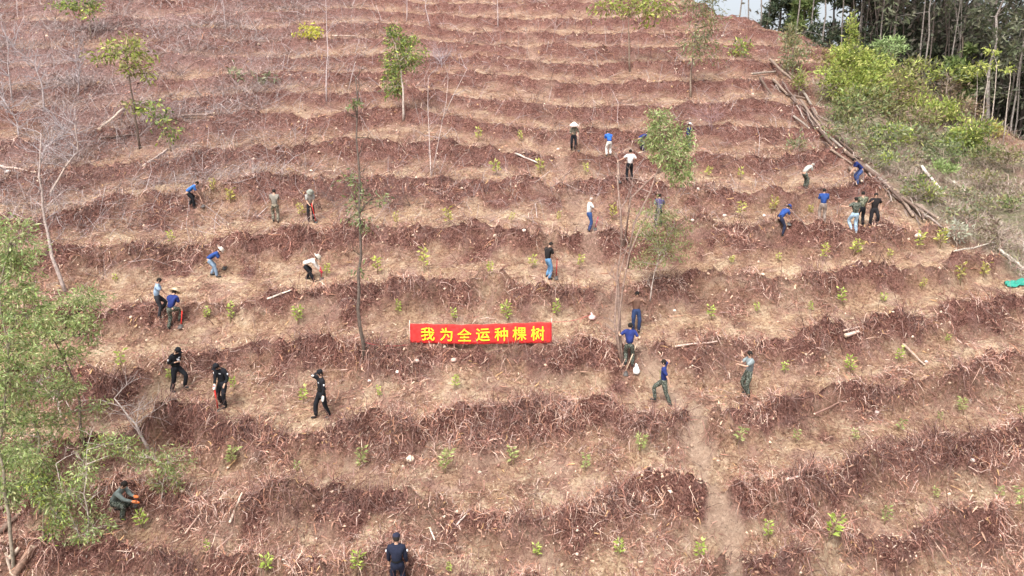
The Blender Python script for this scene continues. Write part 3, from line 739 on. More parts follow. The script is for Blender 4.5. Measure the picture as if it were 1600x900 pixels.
# --- right gully: shrubs and small trees
SHR = [
 ((1330, 175), [(1330, 120), (1328, 60)], [(1328, 52, 8, 20), (1330, 82, 22, 18), (1322, 112, 34, 20), (1352, 100, 26, 18), (1338, 135, 40, 20)], YELG, 'tallest bright yellow green shrub with a pointed top in the gully', .9),
 ((1395, 120), [(1396, 95)], [(1386, 68, 22, 10), (1392, 84, 18, 8), (1370, 68, 10, 5)], [(.3, .42, .16), (.24, .34, .13), (.4, .48, .24)], 'mint green layered shrub at the forest edge beside the tallest shrub', .8),
 ((1350, 205), [(1348, 180)], [(1345, 165, 40, 22), (1320, 185, 24, 18)], OLIVE + GREEN, 'dull green shrub in front of the pointed yellow green one', .55),
 ((1400, 190), [(1402, 150)], [(1400, 132, 34, 20), (1425, 150, 26, 20), (1388, 160, 26, 18)], OLIVE + YELG[:1] + [(.36, .25, .17)], 'wide olive brown shrub in the middle of the gully thicket', .6),
 ((1440, 145), [(1440, 120)], [(1440, 108, 26, 14), (1415, 103, 16, 8)], YELG[:2] + OLIVE, 'small yellow topped shrub below the round dark green tree', .6),
 ((1478, 150), [(1478, 125)], [(1480, 113, 20, 10), (1500, 118, 12, 8)], YELG + GREYG[:1], 'pale yellow tufted shrub at the edge of the dark forest', .6),
 ((1465, 205), [(1462, 180)], [(1458, 170, 28, 18), (1480, 180, 22, 16)], YELG, 'bright yellow green shrub right of the gully thicket centre', .75),
 ((1480, 160), [(1480, 140)], [(1485, 138, 32, 12)], [(.30, .20, .14), (.25, .22, .11), (.36, .28, .2)], 'brownish thin shrub under the pale yellow tufted one', .45),
 ((1515, 245), [(1512, 215)], [(1515, 205, 26, 18), (1500, 222, 26, 14), (1525, 228, 16, 12)], YELG + GREEN[:2], 'bright green shrub at the lower right end of the thicket', .75),
 ((1385, 240), [(1386, 215)], [(1388, 205, 26, 14), (1380, 222, 20, 12)], GREEN[:2] + YELG[:2] + GREYG, 'green shrub in the lower left of the gully thicket', .6),
 ((1440, 235), [(1442, 200)], [(1438, 212, 32, 18), (1455, 232, 22, 12)], GREYG + OLIVE, 'grey green shrub with bare twigs low in the thicket', .4),
 ((1555, 216), [(1556, 210)], [(1556, 204, 15, 8)], [(.55, .42, .10), (.5, .46, .13), (.42, .34, .12)], 'low orange yellow shrub on the red ground at the right', .9),
 ((1240, 122), [(1240, 70)], [(1238, 55, 18, 16), (1240, 85, 20, 22), (1236, 108, 14, 14)], OLIVE + GREYG, 'tall thin olive shrub on the crest left of the tallest shrub', .4),
 ((1248, 150), [(1248, 138)], [(1248, 132, 11, 14)], YELG + OLIVE, 'narrow yellow green shrub above the log pile', .6),
 ((1290, 118), [(1290, 100)], [(1285, 92, 22, 10), (1300, 95, 12, 8)], [(.36, .28, .1), (.3, .2, .12), (.33, .3, .1)], 'orange brown low shrub between the crest and the tallest shrub', .5),
 ((1466, 285), [(1465, 272)], [(1465, 262, 18, 7), (1482, 268, 10, 5)], [(.35, .45, .18), (.28, .37, .13)], 'small flat topped pale green shrub below the thicket', .9),
 ((1425, 290), [(1426, 283)], [(1426, 280, 15, 8)], GREEN + YELG[:1], 'small dark green bush left of the flat topped shrub', .8),
 ((1580, 332), [(1580, 325)], [(1580, 318, 13, 13)], GREEN + OLIVE, 'small green bush at the right edge in the gully', .7),
 ((1250, 238), [(1249, 230)], [(1250, 226, 15, 9)], GREYG + OLIVE, 'dull green bush on the cleared slope beside the logs', .6),
 ((1520, 320), [(1512, 305)], [(1515, 303, 26, 10)], GREYG + OLIVE, 'loose pale green bush in the middle of the gully floor', .4),
 ((1545, 340), [(1545, 330)], [(1548, 322, 22, 10)], GREYG + OLIVE, 'loose dull bush left of the right edge bush', .35),
 ((1565, 395), [(1562, 372)], [(1562, 360, 10, 22)], [(.28, .20, .16), (.24, .2, .12)], 'brown upright withered bush in the gully', .5),
 ((1495, 385), [(1494, 370)], [(1492, 362, 12, 16)], [(.42, .42, .34), (.34, .36, .26)], 'pale grey leafy bush at the end of the log pile', .5),
 ((1585, 270), [(1585, 255)], [(1575, 245, 24, 12)], OLIVE + [(.3, .2, .15)], 'olive bush close to the right edge below the crest', .5),
 ((1420, 255), [(1420, 240)], [(1415, 244, 20, 10)], OLIVE + GREYG, 'loose olive bush low on the left of the thicket', .4),
 ((1365, 260), [(1362, 240)], [(1360, 238, 22, 12)], OLIVE + GREYG, 'thin greyish bush beside the middle of the log pile', .35),
 ((1310, 165), [(1308, 150)], [(1302, 148, 16, 12)], OLIVE, 'sparse olive bush left of the dull green shrub', .4),
 ((1540, 265), [(1540, 250)], [(1540, 240, 20, 12)], GREEN + OLIVE, 'dark green bush right below the thicket', .5),
 ((1322, 235), [(1322, 205)], [(1325, 200, 26, 16), (1345, 215, 18, 12)], GREYG + OLIVE, 'loose grey green shrub at the left foot of the thicket', .45),
 ((1425, 215), [(1424, 190)], [(1422, 182, 30, 18), (1405, 195, 16, 12)], OLIVE + [(.30, .19, .15)], 'brownish green shrub in the very middle of the thicket', .5),
 ((1500, 195), [(1500, 175)], [(1505, 168, 26, 16), (1520, 182, 18, 12)], [(.33, .22, .16), (.3, .25, .13), (.38, .3, .2)], 'russet shrub on the upper right of the thicket', .5),
 ((1350, 150), [(1352, 120)], [(1368, 112, 26, 20), (1350, 130, 24, 14)], YELG + YELG[:1] + GREEN[:1], 'dense yellow green shrub touching the pointed one on its right', .9),
 ((1475, 262), [(1476, 240)], [(1480, 232, 24, 16), (1495, 245, 18, 10)], GREEN + GREYG, 'dull green shrub just above the flat topped one', .5),
 ((1400, 275), [(1400, 255)], [(1392, 250, 20, 12)], YELG[:2] + GREYG, 'light green low shrub right of the log pile middle', .6),
 ((1450, 320), [(1448, 300)], [(1445, 298, 26, 12), (1465, 308, 16, 8)], YELG[:2] + GREYG + OLIVE, 'soft yellow green bush low in the gully beneath the small dark bush', .5),
 ((1500, 345), [(1500, 330)], [(1500, 325, 22, 10)], OLIVE + GREYG, 'sparse olive bush in the gully above the pale grey bush', .45),
 ((1405, 230), [(1405, 210)], [(1400, 215, 24, 14)], YELG + OLIVE, 'yellow green bush filling the lower middle of the thicket', .6),
 ((1540, 300), [(1540, 285)], [(1545, 278, 22, 10)], OLIVE + [(.32, .22, .17)], 'brown olive shrub between the thicket and the right edge', .4),
]
GROW = 1.18
for b, t1, cl, pal, lab, dn in SHR:
    pal = [tuple(min(.5, c * 1.0 + .02) for c in p) for p in pal]
    big = b[1] < 260
    plant('gully_shrub', lab, 'shrub', b, t1, cl, pal=pal, leaf=(.26, .085) if big else (.20, .07), tr=.045, bark=(.34, .27, .22), dens=dn * 2.3, droop=-.3, bare=3, baresz=.6, group='shrubs and small trees in the gully')

GROW = 1.0
# --- forest edge behind the crest
def beyond_pt(u, back):
    """ground point on the sight column u, a distance behind the crest"""
    a = (u - 800.0) / FPX
    for y in np.arange(30, 110, .25):
        x = a * (y * math.cos(PITCH) + 8) if False else a * y * 1.0 / 1.0
        if y > np.interp(x, _cx, _cy): break
    y += back; x = a * y
    return Vector((x, y, gz(x, y)))
def forest_tree(u, back, h, kind, label, lean=0.0, r=.09, group='trees along the forest edge'):
    P = beyond_pt(u, back)
    root = empty('forest_tree', P, label=label, cat='tree', group=group)
    tb = MB(); lb = MB()
    bark = {'pale': (.25, .22, .20), 'dark': (.09, .075, .065), 'green': (.13, .10, .08), 'wavy': (.40, .35, .32)}[kind]
    n = 8; pts = []
    for i in range(n + 1):
        t = i / n; wob = .25 if kind == 'wavy' else .08
        pts.append(Vector((lean * h * t + random.uniform(-wob, wob) * (t > 0), random.uniform(-.1, .1), h * t - .3)))
    tb.tube(pts, [r * (1 - .75 * i / n) for i in range(n + 1)], 6, bark)
    lo = {'pale': .55, 'dark': .15, 'green': .25, 'wavy': .6}[kind]
    for k in range(16 if kind != 'pale' else 10):
        t = random.uniform(lo, .98); s = pts[min(n, int(t * n))]
        L = (1.15 - t) * h * (.26 if kind != 'dark' else .34)
        e = s + Vector((random.gauss(0, 1), random.gauss(0, 1), random.uniform(-.1, .7))).normalized() * L
        limb(tb, s, e, r * .3, .01, bark, 3)
        pal = {'pale': [(.18, .21, .12), (.14, .15, .10), (.25, .25, .17)], 'dark': [(.07, .095, .055), (.10, .125, .07), (.05, .07, .045), (.14, .155, .10)], 'green': GREEN, 'wavy': [(.14, .14, .09), (.1, .12, .07)]}[kind]
        crown_leaves(lb, e, (L * .45, L * .45, L * .28), {'pale': 40, 'dark': 150, 'green': 150, 'wavy': 26}[kind], pal, .42, .13, .1, subs=5)
    tb.build('trunk', M_bark, root); lb.build('crown', M_leaf, root, smooth=False)
ORD = ['first', 'second', 'third', 'fourth', 'fifth', 'sixth', 'seventh', 'eighth', 'ninth', 'tenth', 'eleventh', 'twelfth', 'thirteenth', 'fourteenth', 'fifteenth', 'sixteenth', 'seventeenth', 'eighteenth']
pal_u = [(1135, 1.5, 11), (1150, 2.5, 12), (1168, 1.5, 11), (1181, 3, 12), (1222, 1.5, 12), (1241, 2, 11), (1262, 1.2, 12), (1291, 1.5, 12), (1312, 2.5, 13), (1347, 1.5, 13), (1366, 2, 12), (1412, 1.5, 13), (1421, 1.0, 12), (1452, 1.5, 12), (1548, 1.2, 11), (1561, .8, 12), (1570, 1.6, 11)]
for i, (u, bk_, h) in enumerate(pal_u):
    forest_tree(u, bk_, h, 'pale', 'slender pale trunk at the forest edge, %s from the left' % ORD[i], lean=random.uniform(-.06, .06), r=.07)
forest_tree(1516, .8, 12, 'wavy', 'crooked pale tree forking high against the dark forest', lean=.03, r=.13)
forest_tree(1578, .6, 12, 'pale', 'pale trunk leaning right at the forest edge near the right border', lean=.16, r=.12)
for u, bk_, h, lab in [(1196, 4, 5.5, 'dark conifer standing alone against the sky on the crest'), (1275, 2.5, 6.5, 'dark bushy conifer below the patch of sky'), (1322, 4, 11, 'dark tree left of the tallest shrub top'),
                       (1355, 5, 12, 'dark tree rising behind the mint green shrub'), (1435, 4, 12, 'dark tree behind the pair of pale trunks'), (1215, 5, 4.5, 'small dark conifer between the first pale trunks')]:
    forest_tree(u, bk_, h, 'dark', lab, r=.14)
forest_tree(1470, 1.5, 7.0, 'green', 'round topped green tree hung with climbers in front of the forest', r=.12)
forest_tree(1232, 3.0, 6.0, 'green', 'light green leafy tree on the crest among pale trunks', r=.08)
for (u, v, ru, rv, lab) in [(1555, 80, 13, 6, 'sprig of yellow leaves high in front of the dark forest'), (1536, 104, 20, 9, 'layered yellow green sapling before the dark forest, under the high sprig'), (1575, 108, 8, 5, 'tiny yellow leaved sapling nearest the leaning pale trunk'), (1525, 114, 12, 5, 'low yellow leaved sapling at the foot of the crooked pale tree')]:
    P = beyond_pt(u, -.4); dep = P.y / ray(u, v)[1]
    plant('yellow_sapling', lab, 'sapling', (u, v + 60), [(u + 3, v + 20), (u, v)], [(u, v, ru, rv)], pal=[(.5, .52, .16), (.4, .44, .12), (.33, .4, .1)], leaf=(.24, .09), tr=.03, bark=PALE, depth=dep, dens=.8)
# deep wood behind: reads as one mass
tb = MB(); lb = MB()
cnt = 0
while cnt < 170:
    u = random.uniform(1200, 1900); back = random.uniform(3, 18)
    if u < 1300 and random.random() < .82: continue
    P = beyond_pt(u, back); cnt += 1
    h = random.uniform(13, 21) if u > 1310 else random.uniform(5, 8)
    top = P + Vector((random.uniform(-.6, .6), 0, h))
    tb.tube([P - Vector((0, 0, .4)), P.lerp(top, .5), top], [.16, .11, .04], 5, random.choice([(.10, .08, .07), (.20, .17, .15), (.07, .055, .05)]))
    for k in range(16):
        t = random.uniform(.0, 1); C = P.lerp(top, t) + Vector((random.gauss(0, 1.1), random.gauss(0, 1.1), 0))
        nr_ = back < 8; crown_leaves(lb, C, (1.5, 1.5, 1.1), 80 if nr_ else 42, [(.11, .125, .08), (.15, .165, .11), (.08, .09, .065), (.21, .21, .15), (.22, .19, .16), (.17, .145, .125)], .42 if nr_ else .9, .18 if nr_ else .45, .2, subs=5)  # leaf tones lightened and greyed: distance haze put into the colour
for k in range(120):
    u = random.uniform(1300, 1650); P = beyond_pt(u, random.uniform(1.5, 9)); h = random.uniform(7, 14)
    tb.tube([P - Vector((0, 0, .4)), P + Vector((random.gauss(0, .3), 0, h * .5)), P + Vector((random.gauss(0, .6), 0, h))], [.06, .045, .02], 4, random.choice([(.16, .13, .115), (.25, .22, .20), (.09, .07, .06)]), cap=False)
fo = empty('distant_forest', (30, 60, 20), label='dark mass of forest behind the crest at the upper right', kind='stuff')
a = tb.build('forest_trunks', M_bark, fo); a.matrix_parent_inverse = Matrix.Translation((-30, -60, -20)); a['kind'] = 'stuff'
a = lb.build('forest_foliage', M_leaf, fo, smooth=False); a.matrix_parent_inverse = Matrix.Translation((-30, -60, -20)); a['kind'] = 'stuff'

# ------------------------------------------------------------------ logs, sticks, stones
def stick(name, label, cat, a, b, r, c, group=None, lift=.02, sag=.03, ends=True):
    (A, _), (B, _) = hit([a, b])
    A.z += r + lift; B.z += r + lift
    n = 5; pts = []; mz = 0
    for i in range(n + 1):
        q = A.lerp(B, i / n)
        mz = max(mz, gz(q.x, q.y) + r * .3 - q.z)
        q += Vector((random.uniform(-1, 1), 0, random.uniform(-1, 1))) * sag * (B - A).length * .4 * (0 < i < n)
        pts.append(q)
    for q in pts: q.z += mz * .6
    root = empty(name, A.lerp(B, .5), label=label, cat=cat, group=group)
    inv = Matrix.Translation(-A.lerp(B, .5))
    mb = MB(); mb.tube(pts, [r * (1.1 - .35 * i / n + random.uniform(-.05, .05)) for i in range(n + 1)], 8, c, cap=False)
    o = mb.build('bark', M_bark, root); o.matrix_parent_inverse = inv
    if ends:
        for P, Q, k in ((pts[0], pts[1], 1.1), (pts[-1], pts[-2], .75)):
            d = (P - Q).normalized(); mb = MB()
            mb.tube([P - d * .02, P + d * .012], [r * k * .99, r * k * .93], 8, (.62, .48, .36))
            o = mb.build('cut_end', M_bark, root); o.matrix_parent_inverse = inv
    return root
LOGS = [((1203, 98), (1237, 130), .13), ((1174, 121), (1211, 117), .11), ((1187, 128), (1205, 154), .11), ((1208, 128), (1229, 150), .13), ((1228, 150), (1260, 157), .12),
        ((1254, 150), (1276, 186), .10), ((1220, 108), (1241, 127), .10), ((1264, 190), (1306, 238), .12), ((1274, 200), (1326, 233), .13), ((1301, 199), (1325, 236), .10),
        ((1320, 241), (1352, 266), .13), ((1343, 266), (1386, 296), .14), ((1352, 262), (1392, 300), .12), ((1327, 268), (1346, 289), .10), ((1369, 277), (1397, 302), .13),
        ((1389, 300), (1411, 322), .11), ((1400, 302), (1426, 342), .12), ((1420, 322), (1451, 346), .11), ((1431, 330), (1464, 351), .11), ((1439, 326), (1443, 348), .08),
        ((1268, 172), (1291, 207), .10), ((1240, 184), (1264, 203), .09), ((1285, 214), (1320, 243), .11), ((1298, 240), (1330, 262), .09), ((1378, 288), (1405, 312), .10), ((1410, 318), (1440, 342), .09), ((1236, 160), (1262, 186), .10), ((1250, 165), (1284, 214), .10), ((1308, 226), (1345, 258), .09)]
LOGW = ['near the top end of the log pile', 'in the upper part of the log pile', 'above the middle of the log pile', 'in the middle of the log pile', 'beside the crouched man in blue', 'below the man in blue', 'in the lower part of the log pile', 'at the lowest tip of the log pile']
LOGS.sort(key=lambda s: s[0][1])
BK = [((.46, .34, .27), 'tan'), ((.34, .24, .19), 'brown'), ((.54, .45, .38), 'pale'), ((.26, .18, .145), 'dark')]
cnt_by = {}
for i, (a, b, r) in enumerate(LOGS):
    c, cn = BK[i % 4]; w = LOGW[min(7, i * 8 // len(LOGS))]
    dirn = 'lying level' if abs(b[1] - a[1]) < 9 else ('steeply angled' if abs(b[1] - a[1]) > abs(b[0] - a[0]) * 1.2 else 'slanting')
    key = (cn, dirn, w); cnt_by[key] = cnt_by.get(key, 0) + 1
    lab = '%s %s felled log %s' % (dirn, cn, w) + ('' if cnt_by[key] == 1 else ', the lower of two alike')
    stick('felled_log', lab, 'log', a, b, r * .72, tuple(.52 * q for q in c), group='felled logs stacked down the edge of the clearing', lift=random.uniform(.02, .22), sag=.02)
KINDS_ = [((.26, .20, .17), 'dull'), ((.34, .27, .23), 'pale'), ((.18, .13, .11), 'dark')]
SIZE_ = ['short', 'long', 'medium length']
for k in range(26):
    t = k / 26 + random.uniform(-.02, .02); u0 = 1205 + t * 250; v0 = np.interp(u0, [1180, 1230, 1290, 1330, 1400, 1470], [108, 148, 212, 250, 314, 356]) + random.uniform(-14, 10)
    aa = random.gauss(.78, .35); L = random.uniform(16, 38)
    stick('thin_pole', 'thin %s %s branch in the tangle %s' % (SIZE_[int((L > 22)) if L < 30 else 1] if L < 22 or L > 30 else SIZE_[2], KINDS_[k % 3][1], LOGW[min(7, k * 8 // 26)]), 'pole', (u0, v0), (u0 + L * math.cos(aa), v0 + L * math.sin(aa)), random.uniform(.025, .05), KINDS_[k % 3][0], group='thin branches in the log tangle', ends=False, lift=random.uniform(.02, .2))
for a, b, r, c, nm, lab in [
    ((1411, 541), (1444, 573), .04, (.42, .30, .24), 'fallen_pole', 'pale brown fallen pole slanting across the right terraces'),
    ((805, 243), (840, 258), .045, (.60, .54, .48), 'fallen_pole', 'white peeled pole lying below the conical hat worker'),
    ((418, 470), (455, 456), .035, (.64, .56, .48), 'fallen_pole', 'white peeled pole lying right of the workers in blue'),
    ((0, 838), (32, 808), .075, (.17, .115, .09), 'felled_log', 'dark log pointing up right at the lower left edge'),
    ((24, 905), (54, 860), .09, (.24, .155, .115), 'felled_log', 'thick brown log at the bottom left corner'),
    ((0, 800), (28, 793), .05, (.22, .15, .12), 'felled_log', 'short dark log at the left edge above the others'),
    ((18, 876), (30, 862), .06, (.50, .40, .32), 'felled_log', 'short pale log piece beside the thick brown log'),
    ((20, 852), (56, 848), .035, (.52, .40, .32), 'fallen_pole', 'thin tan pole lying level at the lower left'),
    ((10, 868), (18, 900), .035, (.52, .42, .34), 'fallen_pole', 'thin pale stick left of the thick brown log'),
    ((360, 826), (379, 780), .03, (.62, .50, .40), 'fallen_pole', 'pale stick leaning on the bank right of the lower left trees'),
    ((290, 836), (311, 808), .022, (.45, .30, .24), 'fallen_pole', 'thin brown stick left of the pale leaning stick'),
    ((714, 822), (729, 806), .02, (.60, .48, .42), 'fallen_pole', 'short pale stick right of the officer at the bottom'),
    ((672, 828), (679, 846), .02, (.75, .66, .58), 'fallen_pole', 'short white stick close to the officer at the bottom'),
    ((155, 206), (193, 172), .07, (.62, .50, .40), 'fallen_pole', 'pale fallen pole slanting at the upper left'),
    ((0, 262), (56, 272), .06, (.50, .38, .32), 'fallen_pole', 'pale branch at the left edge below the dead thicket'),
    ((225, 262), (262, 235), .06, (.45, .34, .29), 'fallen_pole', 'brown fallen pole below the flat crowned tree'),
    ((155, 220), (212, 214), .06, (.13, .085, .07), 'felled_log', 'dark log lying level left of the thin dark stemmed tree'),
    ((205, 166), (252, 158), .05, (.42, .32, .29), 'fallen_pole', 'greyish pole lying level behind the thin dark stemmed tree'),
    ((180, 48), (214, 38), .06, (.55, .42, .35), 'fallen_pole', 'pale pole near the top left corner trees'),
    ((280, 185), (335, 180), .08, (.30, .22, .19), 'felled_log', 'grey brown log lying level on an upper left terrace'),
    ((520, 57), (555, 58), .05, (.60, .46, .38), 'fallen_pole', 'pale pole lying level right of the yellow bush'),
    ((1318, 524), (1342, 518), .035, (.42, .30, .25), 'fallen_pole', 'short brown stick on the terrace bank at the right'),
    ((1320, 532), (1340, 526), .07, (.55, .42, .36), 'felled_log', 'short thick log piece on the right terrace bank'),
    ((1055, 548), (1120, 540), .03, (.52, .38, .32), 'fallen_pole', 'thin branch along the bank between the man in blue and the man in grey'),
    ((1272, 650), (1310, 632), .03, (.24, .14, .11), 'fallen_pole', 'dark bent branch on the bank at the lower right'),
    ((1228, 753), (1246, 749), .04, (.62, .45, .40), 'fallen_pole', 'short pale pink wood piece on the lower right bank'),
    ((1440, 265), (1475, 308), .07, (.62, .56, .50), 'fallen_pole', 'whitish fallen trunk lying in the gully'),
    ((1490, 288), (1508, 304), .07, (.66, .58, .50), 'fallen_pole', 'short white trunk piece in the gully, the right one'),
    ((1325, 172), (1345, 200), .06, (.50, .42, .38), 'fallen_pole', 'grey fallen trunk between the log pile and the thicket'),
    ((1560, 392), (1600, 424), .06, (.46, .42, .36), 'fallen_pole', 'grey pole slanting down the gully at the right edge'),
    ((1490, 395), (1560, 380), .03, (.50, .45, .38), 'fallen_pole', 'thin grey branch lying across the gully floor'),
]:
    stick(nm, lab, 'log' if nm == 'felled_log' else 'pole', a, b, r, c, lift=.03)

def stone(label, u, v, r, c, cat='stone', name='stone', flat=.75):
    P, d = hit1(u, v)
    root_loc = P + Vector((0, 0, r * .3))
    bmv = []; n = 10
    mb = MB(); prof = [(math.sin(PI * k / 6) * r + 1e-4, -math.cos(PI * k / 6) * r * flat) for k in range(7)]
    mb.lathe((0, 0, 0), prof, n, c)
    v_ = mb.V[0]; nn = 1 + .16 * gnoise(v_[:, 0] * 3 / r + u, v_[:, 1] * 3 / r + v_[:, 2] * 2 / r, int(u))[:, None]
    mb.V[0] = v_ * nn
    o = mb.build(name, M_stone, smooth=True); o.location = root_loc
    tag(o, label, cat)
    return o
o = stone('round cream coloured stump face below the banner', 641, 719, .125, (.74, .62, .48))
stone('small pale stone left of the pair under the banner', 651, 565, .09, (.58, .42, .36))
stone('small brownish stone under the banner, right of the paler one', 709, 564, .10, (.50, .34, .29))
stone('tiny white stone on the bank below the left end of the banner', 621, 582, .06, (.78, .66, .60))
stone('tiny white stone fragment lower left of the other one under the banner', 577, 596, .06, (.80, .68, .62))
for u, v, r, c, lab in [(1434, 370, .13, (.75, .62, .55), 'pale stone below the tip of the log pile'), (1132, 338, .10, (.72, .58, .50), 'pale stone on the terrace right of the man in plaid'),
                        (1194, 338, .09, (.72, .60, .52), 'pale stone left of the bending man in blue at the right'), (819, 361, .09, (.75, .64, .56), 'white stone left of the man in the white shirt'),
                        (1090, 297, .12, (.72, .62, .54), 'pale stone right of the forked tree crown'), (1054, 486, .06, (.76, .66, .60), 'tiny white stone right of the brown shirted man'),
                        (1447, 566, .06, (.72, .60, .52), 'pale stone at the lower end of the slanting pole'), (998, 645, .06, (.80, .66, .56), 'pale chip of wood below the man in blue on the path'),
                        (1370, 645, .07, (.62, .48, .44), 'pinkish stone on the lower right bank'), (1519, 720, .07, (.74, .62, .54), 'pale stone on the bank near the lower right corner'),
                        (13, 270, .14, (.80, .74, .70), 'white stone at the left edge below the thicket'), (872, 234, .09, (.72, .6, .55), 'pale stone left of the conical hat worker'),
                        (1082, 345, .08, (.70, .58, .5), 'pale stone at the feet of the plaid man'), (750, 800, .05, (.66, .5, .42), 'small stone right of the bottom officer, on the bank')]:
    stone(lab, u, v, r, c)
# green netting sheet at the right edge
P, d = hit1(1590, 447)
n = 28; gx, gy = np.meshgrid(np.linspace(0, 1, n), np.linspace(0, 1, n), indexing='ij')
vx = P.x - .35 + gx * 1.4; vy = P.y - .15 + gy * .42 + gx * .15
vz = height(vx, vy) + .05 + .14 * np.abs(gnoise(gx * 6, gy * 4, 3)) + .05 * np.abs(gnoise(gx * 14, gy * 9, 4)) 
ii = np.arange(n * n).reshape(n, n); Fq = np.stack([ii[:-1, :-1], ii[1:, :-1], ii[1:, 1:], ii[:-1, 1:]], -1).reshape(-1, 4)
Vt = np.stack([vx, vy, vz], -1).reshape(-1, 3)
o = mesh_np('plastic_sheet', Vt, Fq, M_plastic, cols=np.tile((.03, .24, .18), (n * n, 1)) * (1 + .2 * rng.random((n * n, 1))), smooth=True)
md = o.modifiers.new('thick', 'SOLIDIFY'); md.thickness = .01
tag(o, 'crumpled teal green plastic sheet lying at the right edge', 'sheet')
def bag(u, v, w, h, c, lab, nm='plastic_bag', cat='bag'):
    P, d = hit1(u, v); mb = MB()
    prof = [(.02, 0), (w * .5, .02), (w * .55, h * .3), (w * .38, h * .65), (w * .16, h * .82), (w * .2, h), (.01, h * .98)]
    mb.lathe((0, 0, 0), prof, 10, c); v_ = mb.V[0]
    mb.V[0] = v_ * (1 + .3 * gnoise(v_[:, 0] * 12 + u, v_[:, 1] * 12 + v_[:, 2] * 9, 5)[:, None])
    o = mb.build(nm, M_plastic); o.location = P; tag(o, lab, cat)
bag(994, 584, .22, .32, (.85, .87, .86), 'small white plastic bag on the path beside the leaning hoe')
bag(925, 499, .26, .22, (.80, .55, .52), 'small pinkish white bundle at the end of the banner rope', 'cloth_bundle', 'bundle')

